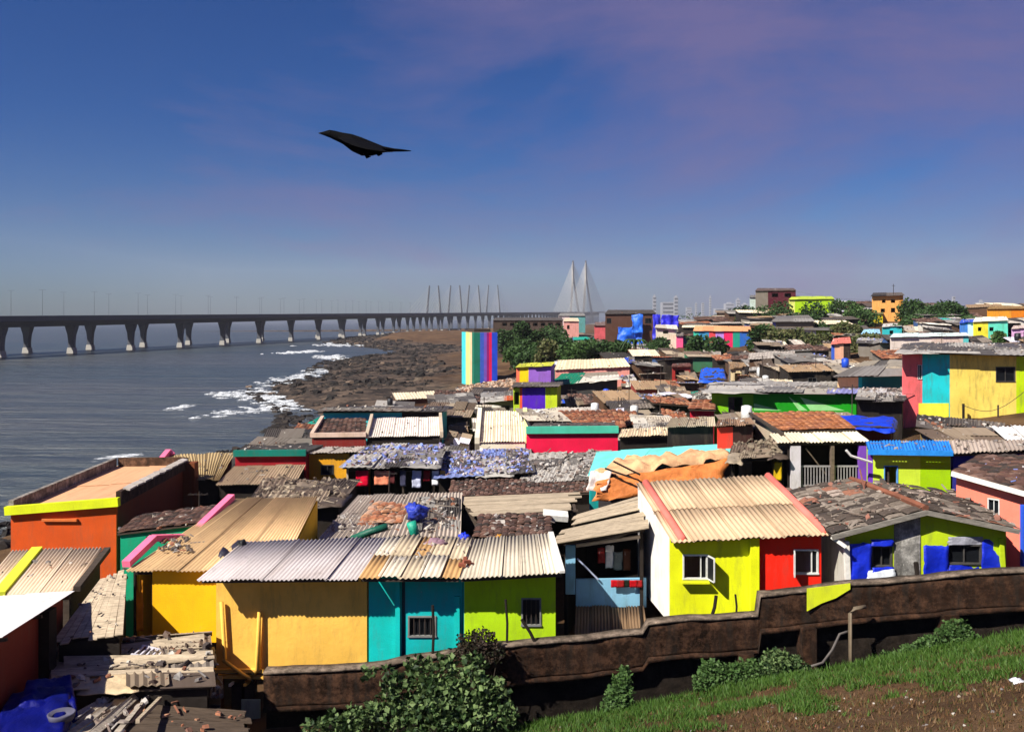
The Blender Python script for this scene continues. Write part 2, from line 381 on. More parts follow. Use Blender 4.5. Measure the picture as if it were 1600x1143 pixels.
for k, Y in enumerate(np.arange(262, 1500, 33.0)):
    for off in (0.0, 21.0):
        p = bline(float(Y) + off * 0.4, off); mb = MB()
        mb.tube([p + Vector((0, 0, 0)), p + Vector((0, 0, 11.5))], [0.09, 0.05], 5)
        mb.beam(p + Vector((0, 0, 11.4)) - bn * 1.6, p + Vector((0, 0, 11.4)) + bn * 1.6, 0.09)
        mb.build('lamp_post', plain('lamp_grey', (0.12, 0.13, 0.15)), br)
CABLE = plain('stay_cable', (0.50, 0.47, 0.41), 0.6)
def leg(a, b, w0, w1, name='pylon', m=BCON):
    mb = MB(); a, b = Vector(a), Vector(b)
    mb.box8([a + bn * (x * w0) + bd * (y * w0) for x, y in ((-1, -1), (1, -1), (1, 1), (-1, 1))], [b + bn * (x * w1) + bd * (y * w1) for x, y in ((-1, -1), (1, -1), (1, 1), (-1, 1))])
    return mb.build(name, m, br)
for k, x in enumerate((692, 724, 752, 781)):        # four low pylons: two legs leaning in
    Y = 348600 / (1033 - x); p = bline(Y, 10.5); h = 44 / F * Y
    wb, wt = 11.0 / F * Y, 7.0 / F * Y
    for s_ in (-1, 1):
        leg(p + Vector((s_ * wb, 0, -4)), p + Vector((s_ * wt, 0, h)), 0.95, 0.6)
        mb = MB()
        for q in range(1, 7):
            for d_ in (-1, 1): mb.beam(p + Vector((s_ * (wb + (wt - wb) * (0.3 + q * 0.11)), 0, h * (0.3 + q * 0.11))), bline(Y + d_ * q * 14, 10.5 + 0 * s_) + Vector((s_ * wb, 0, 0)), 0.12)
        mb.build('stay_cables', CABLE, br, kind='stuff')
for x in (895, 915):                                 # the tall inverted-Y pylons of the main span
    Y = 2700.0; p = bline(Y, 0); p.x = (x + 4 - CX) / F * Y; p.z = 36; top = EYE + (HY - 407) / F * Y; mid = EYE + (HY - 432) / F * Y
    h = Vector((p.x - 7, p.y, 0))
    leg(h + Vector((0, 0, mid)), h + Vector((0, 0, top)), 3.4, 2.2)
    for s_ in (-16, 15): leg(p + Vector((s_, 0, -30)), h + Vector((0, 0, mid + 2)), 2.8, 2.6)
    mb = MB()
    for q in range(1, 16):
        for d_ in (-1, 1): mb.beam(h + Vector((0, 0, mid + (top - mid) * q / 16)), p + Vector((d_ * q * 5.0, d_ * q * 13, 0)), 0.42)
    mb.build('stay_cables', CABLE, br, kind='stuff')
# ------------------------------------------------------------------ far skyline beyond the village
SKYM = plain('far_tower', (0.30, 0.31, 0.34), 0.9); SKYD = plain('far_tower_window', (0.12, 0.13, 0.15), 0.6)
def tower(x0, x1, y, D, label, nf=7, crown=0):
    w = (x1 - x0) / F * D; p = P((x0 + x1) / 2, 500, D); top = EYE + (HY - y) / F * D
    r = thing('tower_block', label, 'building', (p.x, D, 4), 'hazy towers on the skyline')
    mb = MB(); mb.box((p.x, D, (top + 4) / 2), (w, w * 0.8, top - 4)); wl_ = mb.build('wall', SKYM, r)
    for k in range(nf):
        z = 4 + (top - 4) * (k + 0.55) / nf
        mb = MB(); mb.box((p.x, D - w * 0.4 - 0.2, z), (w * 0.82, 0.5, (top - 4) / nf * 0.4)); mb.build('window_band', SKYD, wl_)
    if crown:
        mb = MB(); mb.box((p.x, D, top + crown / 2), (w * 0.45, w * 0.4, crown)); mb.build('roof_house', SKYM, r)
for x0, x1, y, D, lb, nf, cr in (
    (1020, 1025, 463, 1500, 'slim left tower of the gateway-shaped pair on the skyline', 8, 3), (1053, 1059, 464, 1500, 'slim right tower of the gateway-shaped pair on the skyline', 8, 3),
    (1033, 1052, 472, 1560, 'wide grey slab standing between the two slim skyline towers', 6, 0), (1072, 1080, 480, 3200, 'short pale tower right of the gateway-shaped pair', 6, 0),
    (1086, 1089, 474, 3300, 'needle-thin pale tower on the hazy skyline', 9, 4), (1096, 1100, 473, 3100, 'narrow white tower beside a dark mast-like tower', 9, 0),
    (1108, 1111, 465, 2900, 'tallest dark mast-like tower on the hazy skyline', 10, 8), (1116, 1130, 482, 3400, 'broad low grey block on the hazy skyline', 5, 0),
    (1132, 1146, 474, 3300, 'broad stepped grey tower on the hazy skyline', 6, 5), (1150, 1156, 468, 3200, 'tall grey tower left of the pale domed one', 8, 6),
    (1159, 1168, 475, 3000, 'pale tower nearest the maroon roofed building', 6, 4), (1488, 1492, 463, 1900, 'thin hazy tower above the trees with a flat top', 9, 0), (1528, 1537, 472, 1900, 'hazy tower with a stepped top above the orange terrace', 8, 5)):
    tower(x0, x1, y, D, lb, nf, cr)
# ------------------------------------------------------------------ house kit
def bil(q, u, v): return q[0] * (1 - u) * (1 - v) + q[1] * u * (1 - v) + q[2] * u * v + q[3] * (1 - u) * v
def qn(q):
    n_ = ((q[1] - q[0]).cross(q[3] - q[0]) + (q[2] - q[3]).cross(q[2] - q[1])).normalized()
    return n_ if n_.z > 0 else -n_
def sheet(parent, q, rect, m, ncor=6, seg=2, amp=0.028, lift=0.0, th=0.014, sag=0.0, name='sheet'):
    u0, u1, v0, v1 = rect; N = qn(q); n_ = ncor * seg if ncor else 1; nv = 2; mb = MB(); uvs = []
    for side in (0, 1):
        for j in range(nv):
            v = v0 + (v1 - v0) * j / (nv - 1)
            for i in range(n_ + 1):
                u = u0 + (u1 - u0) * i / n_
                h = amp * math.cos(2 * math.pi * i / seg) if ncor else 0.0
                lf = lift[0] * (1 - j) + lift[1] * j if isinstance(lift, tuple) else lift
                mb.v.append(tuple(bil(q, u, v) + N * (h + lf - side * th))); uvs.append(((u - u0), (v - v0) + rnd.random() * 0))
    k = n_ + 1; b = 2 * k
    for i in range(n_):
        mb.f.append((i, i + 1, k + i + 1, k + i)); mb.f.append((b + k + i, b + k + i + 1, b + i + 1, b + i))
        mb.f.append((b + i, b + i + 1, i + 1, i)); mb.f.append((k + i, k + i + 1, b + k + i + 1, b + k + i))
    mb.f.append((0, k, b + k, b)); mb.f.append((n_, b + n_, b + k + n_, k + n_))
    o = mb.build(name, m, parent, seg > 2)
    uv = o.data.uv_layers.new(name='uv'); off = rnd.random() * 9
    w = (q[1] - q[0]).length * (u1 - u0); l = (q[3] - q[0]).length * (v1 - v0)
    idx = np.empty(len(o.data.loops), dtype=np.int32); o.data.loops.foreach_get('vertex_index', idx)
    arr = np.array(uvs)[idx] * np.array([w, l]) * 0.25 + off; uv.data.foreach_set('uv', arr.astype(np.float32).ravel())
    return o
def sheets(parent, q, m, nx, ny, ncor=6, seg=2, jit=0.02, mats=None, miss=0.0, amp=0.028):
    for j in range(ny):
        for i in range(nx):
            if rnd.random() < miss: continue
            e = 0.012; s_ = rnd.uniform(-jit, jit); l0 = 0.032 * (i % 2) + 0.02 + rnd.uniform(0, jit)
            rect = (i / nx - (e if i else 0), (i + 1) / nx + (e if i < nx - 1 else 0), j / ny - (0.02 if j else 0) + (s_ * 0.6 if jit > 0.02 else s_ * 0.3), (j + 1) / ny + 0.01)
            sheet(parent, q, rect, m if not mats else rnd.choice(mats), ncor, seg, amp, (l0 + (0.03 if j else 0), l0 + rnd.uniform(0, jit)))
def tiles(parent, q, m, tw=0.26, tl=0.32, jit=0.05, name='roof_tiles', each=False, skip=0.0):
    W = ((q[1] - q[0]).length + (q[2] - q[3]).length) / 2; L = ((q[3] - q[0]).length + (q[2] - q[1]).length) / 2
    nx, ny = max(2, int(W / tw)), max(2, int(L / tl)); N = qn(q); mb = MB()
    ux = (q[1] - q[0]).normalized(); vy = N.cross(ux)
    if each:
        me = bpy.data.meshes.new('tile'); a, b = tw * 0.58, tl * 1.35
        pr = [(-a, 0), (-a * 0.6, 0.03), (a * 0.2, 0.034), (a, 0.005)]
        pr2 = [(x, z - 0.018) for x, z in pr]
        vs_ = [(x, y, z + (0.035 if y == 0 else 0)) for y in (0, b) for x, z in pr + pr2]
        fs = [(i, i + 1, 8 + i + 1, 8 + i) for i in range(3)] + [(4 + i + 1, 4 + i, 12 + i, 12 + i + 1) for i in range(3)] + [(4 + i, 5 + i, 1 + i, i) for i in range(3)] + [(0, 8, 12, 4), (3, 7, 15, 11)]
        me.from_pydata(vs_, [], fs); me.materials.append(m)
    for j in range(ny):
        for i in range(nx):
            if rnd.random() < skip: continue
            p = bil(q, (i + 0.5) / nx, j / ny) + N * (0.02 + rnd.uniform(0, jit)); an = rnd.gauss(0, jit * 1.4)
            if each:
                o = bpy.data.objects.new('tile', me); settle(o, parent, ORG[parent.name])
                Mx = Matrix((ux, vy, N)).transposed().to_4x4(); o.matrix_local = Matrix.Translation(p - ORG[parent.name]) @ Mx @ Matrix.Rotation(an, 4, 'Z') @ Matrix.Rotation(rnd.gauss(0.05, jit), 4, 'X')
                continue
            x = (ux * math.cos(an) + vy * math.sin(an)); y = N.cross(x); a = W / nx * 0.55; b = L / ny * 1.2; h = 0.22 * tw; k = rnd.uniform(-1, 1) * jit * 0.5
            t0 = N * (0.10 * tl)
            f_ = [p - x * a, p - x * a * 0.4 + N * h, p + x * a * 0.4 + N * h, p + x * a]
            bk = [w + y * b + N * k for w in f_]
            mb.add([w + t0 for w in f_] + bk, [(0, 1, 5, 4), (1, 2, 6, 5), (2, 3, 7, 6), (3, 0, 4, 7)][:3] + [(3, 2, 1, 0)])
    if not each: return mb.build(name, m, parent, kind='stuff')
def rubble(parent, q, m, n_, s0=0.08, s1=0.3, name='rubble', flat=0.5, lift=0.03, loc=None):
    N = qn(q); mb = MB()
    for i in range(n_):
        p = bil(q, rnd.random(), rnd.random()) + N * (lift + rnd.uniform(0, 0.05)); s_ = s0 * 0.7 + (s1 * 0.85 - s0 * 0.7) * rnd.random() ** 2
        if rnd.random() < 0.12: mb.beam(p, p + Vector((rnd.gauss(0, 1), rnd.gauss(0, 1), rnd.gauss(0.05, 0.08))).normalized() * s_ * 3.2, 0.03 + 0.02 * rnd.random(), 0.025); continue
        n5 = rnd.choice((4, 5, 5, 6)); a0 = rnd.random() * 6.28; el = rnd.uniform(0.45, 1.0); er = rnd.random() * 3.1; tx, ty = rnd.gauss(0, 0.3), rnd.gauss(0, 0.3); hq = s_ * flat * rnd.uniform(0.15, 0.8)
        lo = []; hi = []
        for k in range(n5):
            a = a0 + 2 * math.pi * k / n5; rr = s_ * rnd.uniform(0.35, 0.85); dx, dy = rr * math.cos(a), rr * math.sin(a) * el; dx, dy = dx * math.cos(er) - dy * math.sin(er), dx * math.sin(er) + dy * math.cos(er)
            zz = dx * tx + dy * ty; lo.append(p + Vector((dx, dy, zz - 0.02))); hi.append(p + Vector((dx * 0.8, dy * 0.8, zz + hq * rnd.uniform(0.6, 1.2))))
        mb.add(lo + hi, [(k, (k + 1) % n5, n5 + (k + 1) % n5, n5 + k) for k in range(n5)] + [tuple(range(n5, 2 * n5))])
    return mb.build(name, m, parent, kind='stuff')
def drape(parent, q, m, amp=0.12, nx=14, ny=10, name='tarp', droop=0.25, seed=None, freq=1.3, over=0.06, lift=0.04, loc=None, th=0.02):
    N = qn(q); mb = MB(); sd = rnd.random() * 50 if seed is None else seed
    for side in (0, 1):
        for j in range(ny + 1):
            for i in range(nx + 1):
                u = -over + (1 + 2 * over) * i / nx; v = -over + (1 + 2 * over) * j / ny
                u += 0.05 * fbm(v * 4, sd); v += 0.05 * fbm(u * 4, sd + 3)
                p = bil(q, u, v); e = max(0, -u, u - 1, -v, v - 1) / over if over else 0
                h = amp * fbm(p.x * freq + sd, p.y * freq, p.z * freq, 3)
                mb.v.append(tuple(p + N * (h + lift - side * th) - Vector((0, 0, droop * min(1, e)))))
    k = nx + 1; b = k * (ny + 1)
    for j in range(ny):
        for i in range(nx):
            a = j * k + i; mb.f.append((a, a + 1, a + k + 1, a + k)); mb.f.append((b + a + k, b + a + k + 1, b + a + 1, b + a))
    ring = [i for i in range(k)] + [j * k + nx for j in range(1, ny + 1)] + [ny * k + i for i in range(nx - 1, -1, -1)] + [j * k for j in range(ny - 1, 0, -1)]
    for a, a2 in zip(ring, ring[1:] + ring[:1]): mb.f.append((a2, a, b + a, b + a2))
    return mb.build(name, m, parent, True, loc=loc)
def planks(parent, q, m, n_, along='v', gap=0.02, jit=0.04, miss=0.05, th=0.03, name='plank'):
    N = qn(q)
    for i in range(n_):
        if rnd.random() < miss: continue
        a0, a1 = (i + gap * n_ * 0.2) / n_, (i + 1) / n_; e0, e1 = rnd.uniform(-0.05, 0.05), 1 + rnd.uniform(-0.08, 0.05)
        s_ = rnd.gauss(0, jit * 0.3); mb = MB()
        if along == 'v': pts = [(a0 + s_, e0), (a1 + s_, e0), (a1 - s_, e1), (a0 - s_, e1)]
        else: pts = [(e0, a0 + s_), (e1, a0 - s_), (e1, a1 - s_), (e0, a1 + s_)]
        l = [rnd.uniform(0, jit) for k in range(4)]
        t_ = [bil(q, u, v) + N * (0.03 + l[k]) for k, (u, v) in enumerate(pts)]
        mb.box8([p - N * th for p in t_], t_); mb.build(name, m, parent)
PAL = {
 'brown': ((0.24, 0.18, 0.125), (0.15, 0.105, 0.075), (0.34, 0.27, 0.19), (0.09, 0.065, 0.05)),
 'grey': ((0.26, 0.24, 0.22), (0.16, 0.145, 0.13), (0.40, 0.37, 0.33), (0.09, 0.08, 0.075)),
 'cream': ((0.56, 0.49, 0.38), (0.42, 0.36, 0.28), (0.62, 0.57, 0.48), (0.30, 0.25, 0.19)),
 'dark': ((0.06, 0.05, 0.045), (0.11, 0.09, 0.075), (0.17, 0.14, 0.115), (0.04, 0.034, 0.03)),
}
TERRA = ((0.30, 0.10, 0.05), (0.36, 0.14, 0.07), (0.22, 0.08, 0.045), (0.14, 0.065, 0.045), (0.40, 0.19, 0.10))
TILE_R = islands('terracotta_tile', TERRA, 0.9, 0.35)
TILE_D = islands('blackened_tile', ((0.13, 0.065, 0.05), (0.09, 0.05, 0.04), (0.17, 0.09, 0.065), (0.06, 0.045, 0.038), (0.22, 0.13, 0.10)), 0.9, 0.5)
TILE_G = islands('lichen_tile', ((0.17, 0.135, 0.105), (0.11, 0.085, 0.07), (0.24, 0.19, 0.15), (0.07, 0.055, 0.048), (0.30, 0.14, 0.09), (0.20, 0.165, 0.13)), 0.9, 0.4)
RUB = islands('mixed_rubble', ((0.30, 0.25, 0.2), (0.14, 0.10, 0.08), (0.5, 0.46, 0.4), (0.07, 0.055, 0.05), (0.24, 0.10, 0.06), (0.2, 0.18, 0.17)), 0.9, 0.3)
RUB_B = islands('blue_rubble', ((0.2, 0.25, 0.6), (0.34, 0.3, 0.5), (0.5, 0.46, 0.46), (0.06, 0.05, 0.06), (0.22, 0.3, 0.7), (0.2, 0.12, 0.1), (0.1, 0.09, 0.12), (0.3, 0.24, 0.22)), 0.9, 0.3)
RUB_W = islands('pale_rubble', ((0.4, 0.36, 0.32), (0.3, 0.25, 0.21), (0.2, 0.15, 0.125), (0.48, 0.44, 0.4), (0.16, 0.13, 0.12)), 0.9, 0.3)
RUB_T = islands('broken_tile', ((0.42, 0.17, 0.09), (0.30, 0.12, 0.07), (0.5, 0.26, 0.15), (0.2, 0.1, 0.07)), 0.9, 0.3)
def split(n_):
    rs = [(0.0, 1.0, 0.0, 1.0)]
    while len(rs) < n_:
        rs.sort(key=lambda r: -(r[1] - r[0]) * (r[3] - r[2])); r = rs.pop(0); k = rnd.uniform(0.35, 0.65)
        if (r[1] - r[0]) * 1.2 > (r[3] - r[2]): x = r[0] + (r[1] - r[0]) * k; rs += [(r[0], x, r[2], r[3]), (x, r[1], r[2], r[3])]
        else: y = r[2] + (r[3] - r[2]) * k; rs += [(r[0], r[1], r[2], y), (r[0], r[1], y, r[3])]
    return rs
def junk(parent, q, pal, n_, extra=(), rub=None, rn=60, tilt=0.10):
    """patched roof: odd sheets, boards and tarps laid over each other"""
    cols = list(PAL[pal]) + [e for e in extra]
    for r in split(n_):
        col = rnd.choice(cols); w = 0.03; rc = (r[0] - w, r[1] + w, r[2] - w, r[3] + w); k = rnd.random()
        if k < 0.55: sheet(parent, q, rc, sheetm(col), rnd.choice((5, 7, 9)), 2, 0.025, (rnd.uniform(0, tilt), rnd.uniform(0.02, tilt * 1.3)))
        elif k < 0.8:
            sheet(parent, q, rc, sheetm(col), 0, 1, 0, (rnd.uniform(0, tilt), rnd.uniform(0.02, tilt)), 0.03, name='board')
        else:
            qq = [bil(q, rc[0], rc[2]), bil(q, rc[1], rc[2]), bil(q, rc[1], rc[3]), bil(q, rc[0], rc[3])]
            drape(parent, qq, tarpm(col, 0.15), 0.10, 8, 6, 'tarp', 0.08, lift=0.08)
    if rub: rubble(parent, q, rub, rn, 0.07, 0.34, lift=tilt * 0.8)
def wall(parent, A, B, zb, top, m, th=0.12, inw=None, holes=(), name='wall', label=None):
    """A,B: ends seen from outside; top: list of (u,z); holes: (u0,u1,z0,z1); inw: inward direction"""
    A = Vector((A[0], A[1], 0)); B = Vector((B[0], B[1], 0)); d = B - A
    N = Vector((-d.y, d.x, 0)).normalized()
    if inw is not None and N.dot(Vector((inw[0], inw[1], 0))) < 0: N = -N
    us = sorted(set([0.0, 1.0] + [t_[0] for t_ in top] + [h for H_ in holes for h in H_[:2]])); us = [u for u in us if 0 <= u <= 1]
    tz = lambda u: float(np.interp(u, [t_[0] for t_ in top], [t_[1] for t_ in top]))
    zs = sorted(set([zb] + [h for H_ in holes for h in H_[2:4]])); nz_ = len(zs)
    mb = MB()
    def pt(i, j, s_):
        z = tz(us[i]) if j == nz_ else min(zs[j], tz(us[i]) - 0.002)
        p = A + d * us[i] + N * (th * s_); return (p.x, p.y, z)
    def solid(i, j):
        if i < 0 or j < 0 or i >= len(us) - 1 or j >= nz_: return False
        uc = (us[i] + us[i + 1]) / 2; z0 = zs[j]; z1 = zs[j + 1] if j + 1 < nz_ else z0 + 99
        return not any(h[0] - 1e-6 <= uc <= h[1] + 1e-6 and h[2] - 1e-6 <= z0 and z1 <= h[3] + 1e-6 for h in holes)
    for i in range(len(us) - 1):
        for j in range(nz_):
            if not solid(i, j): continue
            fr = [pt(i, j, 0), pt(i + 1, j, 0), pt(i + 1, j + 1, 0), pt(i, j + 1, 0)]; bk = [pt(i, j, 1), pt(i + 1, j, 1), pt(i + 1, j + 1, 1), pt(i, j + 1, 1)]
            mb.add(fr, [(0, 1, 2, 3)]); mb.add(bk, [(3, 2, 1, 0)])
            for (di, dj, a, b) in ((0, -1, 0, 1), (1, 0, 1, 2), (0, 1, 2, 3), (-1, 0, 3, 0)):
                if not solid(i + di, j + dj): mb.add([fr[a], fr[b], bk[b], bk[a]], [(0, 3, 2, 1)])
    me = mb.build(name, m, parent, label=label)
    return me
def on_wall(A, B, x):
    k = (x - CX) / F; return (k * A[1] - A[0]) / ((B[0] - A[0]) - k * (B[1] - A[1]))
def fit_opening(parent, A, B, inw, hole, kind, fm, th=0.12):
    u0, u1, z0, z1 = hole; A = Vector((A[0], A[1], 0)); B = Vector((B[0], B[1], 0)); d = B - A
    N = Vector((-d.y, d.x, 0)).normalized()
    if N.dot(Vector((inw[0], inw[1], 0))) < 0: N = -N
    at = lambda u, z, s_: A + d * u + N * s_ + Vector((0, 0, z))
    W = d.length * (u1 - u0); t_ = min(0.036, W * 0.08); tu = t_ / d.length
    mb = MB()
    def bar(ua, ub, za, zb_, s0, s1): mb.box8([at(ua, za, s0), at(ub, za, s0), at(ub, za, s1), at(ua, za, s1)], [at(ua, zb_, s0), at(ub, zb_, s0), at(ub, zb_, s1), at(ua, zb_, s1)])
    if kind in ('win', 'bars', 'case'):
        bar(u0 - tu * 0.3, u0 + tu, z0 + t_, z1 - t_, -0.03, 0.06); bar(u1 - tu, u1 + tu * 0.3, z0 + t_, z1 - t_, -0.03, 0.06)
        bar(u0 - tu * 0.3, u1 + tu * 0.3, z1 - t_, z1 + t_ * 0.3, -0.035, 0.06); bar(u0 - tu * 0.6, u1 + tu * 0.6, z0 - t_ * 0.3, z0 + t_, -0.05, 0.06)
        fr = mb.build('window_frame', fm, parent); mb = MB()
        if kind == 'bars':
            nb = max(3, int(W / 0.14))
            for k in range(1, nb): u = u0 + (u1 - u0) * k / nb; bar(u - 0.01 / d.length, u + 0.01 / d.length, z0 + t_, z1 - t_, 0.0, 0.02)
            mb.build('grille', IRON, fr); mb = MB()
        else:
            um = u0 + (u1 - u0) * (0.5 if kind == 'win' else 0.74); bar(um - tu * 0.45, um + tu * 0.45, z0 + t_, z1 - t_, 0.0, 0.04); mb.build('mullion', fm, fr); mb = MB()
        if kind == 'case':     # one leaf stands open
            bar(um, u1 - tu, z0 + t_, z1 - t_, 0.045, 0.055); mb.build('pane', GLASS, fr)
            return
        bar(u0 + tu, u1 - tu, z0 + t_, z1 - t_, 0.07, 0.078); mb.build('pane', GLASS, fr)
    elif kind == 'door':
        bar(u0, u0 + tu, z0, z1, -0.02, 0.08); bar(u1 - tu, u1, z0, z1, -0.02, 0.08); bar(u0 + tu, u1 - tu, z1 - t_, z1, -0.02, 0.08)
        fr = mb.build('door_frame', fm, parent); mb = MB(); bar(u0 + tu, u0 + (u1 - u0) * 0.45, z0, z1 - t_, 0.09, 0.12); mb.build('door_leaf', WOOD_D, fr)
HOUSES = []     # footprints and the picture boxes to keep clear
def house(name, label, q, wallc=(0.4, 0.35, 0.3), secs=None, ops=(), roof=('sheet', (0.4, 0.36, 0.3), 4, 1), base=None, oh=(0.35, 0.1, 0.1, 0.1), cat='house', group=None, front=True, side=None, wear=0.35, frame=True, drop=0.05, side_ops=(), clut=0):
    q = [Vector(p) for p in q]; cen = (q[0] + q[1] + q[2] + q[3]) / 4
    gz = min(ground(p.x, p.y) for p in q) - 0.25
    zb = gz if base is None else base
    r = thing(name, label, cat, (cen.x, cen.y, zb), group)
    W = (q[1] - q[0]).length; L = (q[3] - q[0]).length
    u0, u1, v0, v1 = oh[3] / W, 1 - oh[1] / W, oh[0] / L, 1 - oh[2] / L
    FL, FR, BR, BL = bil(q, u0, v0), bil(q, u1, v0), bil(q, u1, v1), bil(q, u0, v1)
    inw = cen - (FL + FR) / 2; dz = Vector((0, 0, drop))
    mk = lambda col: col if isinstance(col, bpy.types.Material) else paint(col, wear)
    sc = side if side is not None else wallc
    if front:
        secs = secs or [(None, wallc)]; ua = 0.0
        for k, (xe, col) in enumerate(secs):
            ub = 1.0 if xe is None else max(ua + 0.01, min(1.0, on_wall(FL, FR, xe)))
            A, B = FL.lerp(FR, ua), FL.lerp(FR, ub); hs_ = []; fit = []
            for (x0, y0, x1, y1, kind, fm) in ops:
                a, b = on_wall(A, B, x0), on_wall(A, B, x1)
                if 0.5 * (a + b) < 0 or 0.5 * (a + b) > 1: continue
                a, b = max(0.02, a), min(0.98, b); dd = A.y + (B.y - A.y) * 0.5 * (a + b)
                za, zc = EYE - (y1 - HY) / F * dd, EYE - (y0 - HY) / F * dd
                zc = min(zc, min(A.z, B.z) - drop - 0.06); za = max(za, zb + 0.02)
                if zc - za < 0.1: continue
                hs_.append((a, b, za, zc)); fit.append(((a, b, za, zc), kind, fm))
            w_ = wall(r, A, B, zb, [(0, A.z - drop), (1, B.z - drop)], mk(col), inw=inw, holes=hs_)
            for h, kind, fm in fit: fit_opening(w_, A, B, inw, h, kind, fm)
            ua = ub
    e = 0.003
    for (A, B, nm) in ((FR, BR, 'r'), (BR, BL, 'b'), (BL, FL, 'l')):
        d = (B - A); t_ = 0.12 / max(d.length, 0.2); s0 = t_ + e if nm != 'b' else 0; s1 = 1 - s0 if nm != 'b' else 1
        if not front: s0 = 0
        A2, B2 = A.lerp(B, s0), A.lerp(B, s1); w_ = wall(r, A2, B2, zb, [(0, A2.z - drop), (1, B2.z - drop)], mk(sc), inw=cen - (A + B) / 2)
    if frame:
        N = qn(q); mb = MB(); 
        for v in (0.06, 0.5, 0.94): mb.beam(bil(q, 0.01, v) - N * 0.075, bil(q, 0.99, v) - N * 0.075, 0.07, 0.08)
        mb.build('purlins', WOOD_D, r, kind='stuff')
    if clut: rubble(r, [bil(q, 0.05, 0.05), bil(q, 0.95, 0.05), bil(q, 0.95, 0.95), bil(q, 0.05, 0.95)], rnd.choice((RUB, RUB_W, RUB)), clut, 0.06, 0.26, 'loose_scraps', 0.5, 0.06)
    k = roof[0]
    if k == 'sheet': sheets(r, q, roof[1] if isinstance(roof[1], bpy.types.Material) else sheetm(roof[1]), roof[2], roof[3], *(roof[4] if len(roof) > 4 else ()))
    elif k == 'tile':
        mb = MB(); N = qn(q); mb.box8([p - N * 0.05 for p in q], [p for p in q]); mb.build('roof_deck', WOOD_D, r); tiles(r, q, roof[1], roof[2], roof[2] * 1.2, 0.05)
    elif k == 'junk':
        mb = MB(); N = qn(q); mb.box8([p - N * 0.05 for p in q], [p for p in q]); mb.build('roof_deck', WOOD_D, r); junk(r, q, *roof[1:])
    elif k == 'plank': planks(r, q, roof[1], roof[2], roof[3])
    elif k == 'slab':
        mb = MB(); mb.box8([p - Vector((0, 0, 0.12)) for p in q], [p + Vector((0, 0, 0.02)) for p in q]); mb.build('roof_slab', roof[1], r)
    elif k == 'tarp':
        mb = MB(); N = qn(q); mb.box8([p - N * 0.05 for p in q], [p for p in q]); mb.build('roof_deck', WOOD_D, r)
        drape(r, q, roof[1], *(roof[2:] if len(roof) > 2 else ()))
    xs = [pix(p)[0] for p in q]; ys = [pix(p)[1] for p in q]
    HOUSES.append((cen.x, cen.y, max(p.x for p in q) - min(p.x for p in q), max(p.y for p in q) - min(p.y for p in q), min(xs), min(ys), max(xs), max(ys), q[0].y))
    return dict(r=r, q=q, FL=FL, FR=FR, BR=BR, BL=BL, zb=zb, inw=inw)
def Q(D0, D1, *a):
    d0 = D0 if isinstance(D0, tuple) else (D0, D0); d1 = D1 if isinstance(D1, tuple) else (D1, D1)
    return [P(a[0], a[1], d0[0]), P(a[2], a[3], d0[1]), P(a[4], a[5], d1[1]), P(a[6], a[7], d1[0])]
GUARD = []      # (x0,y0,x1,y1,D): what stands nearer than D may not cover this part of the view
def guard(x0, y0, x1, y1, D): GUARD.append((x0, y0, x1, y1, D))
FR_W = plain('window_frame_white', c(205, 205, 200)); FR_D = plain('window_frame_dark', (0.06, 0.055, 0.05)); FR_B = plain('window_frame_blue', c(90, 150, 210))
# ------------------------------------------------------------------ front row
zp = lambda y, D: EYE - (y - HY) / F * D
BEIGE = c(206, 178, 138); GREYS = c(196, 186, 184); CREAM = c(226, 212, 184); TAN = c(188, 160, 120); ROAN = c(170, 140, 110)
YEL = c(242, 190, 84); TEAL = c(0, 186, 180); LIME = c(172, 212, 10); GOLD = c(246, 188, 8); PINK = c(232, 98, 130); CORAL = c(236, 116, 104)
LEMON = c(226, 232, 12); RED = c(238, 34, 8); SKYB = c(150, 196, 222); ORANGE = c(205, 78, 14); CRIM = c(226, 16, 66); AQUA = c(92, 214, 210)
# A yellow house on joists
hA = house('yellow_house', 'yellow plaster house on joists with grey corrugated roof, above the rubble', Q(25.6, 28.6, 308, 908, 559, 906, 606, 841, 380, 848), YEL,
    roof=('sheet', GREYS, 5, 1, (8, 4, 0.012)), base=zp(1050, 26.2), oh=(0.92, 0.02, 0.1, 0.12), wear=0.26)
A0 = hA['FL']; rA = hA['r']
Dw = A0.y; YM = paint(YEL, 0.15)
mb = MB(); mb.tube([P(346, 940, Dw - 0.12), P(351, 1022, Dw - 0.12), P(352, 1030, Dw - 0.14)], 0.055, 8); mb.build('drain_pipe', YM, rA, True)
mb = MB(); mb.tube([P(348, 1030, Dw - 0.14), P(378, 1052, Dw - 0.14), P(392, 1060, Dw - 0.14)], 0.06, 8); mb.build('drain_pipe', YM, rA, True)
mb = MB(); mb.tube([P(405, 955, Dw - 0.12), P(403, 1045, Dw - 0.12), P(386, 1066, Dw - 0.13)], [0.05, 0.085, 0.08], 8); mb.build('drain_pipe', YM, rA, True)
mb = MB(); mb.beam(P(315, 1047, Dw - 0.06), P(412, 1047, Dw - 0.06), 0.12, 0.1); mb.build('base_beam', YM, rA)
mb = MB(); mb.beam(P(316, 1055, Dw - 0.03), P(412, 1057, Dw - 0.03), 0.1, 0.1); mb.build('base_beam', YM, rA)
for x in (322, 345, 369, 392):
    mb = MB(); mb.beam(P(x, 1062, Dw + 0.6), P(x - 10, 1070, Dw - 0.35), 0.07, 0.07); mb.build('joist', WHITE if x < 380 else YM, rA)
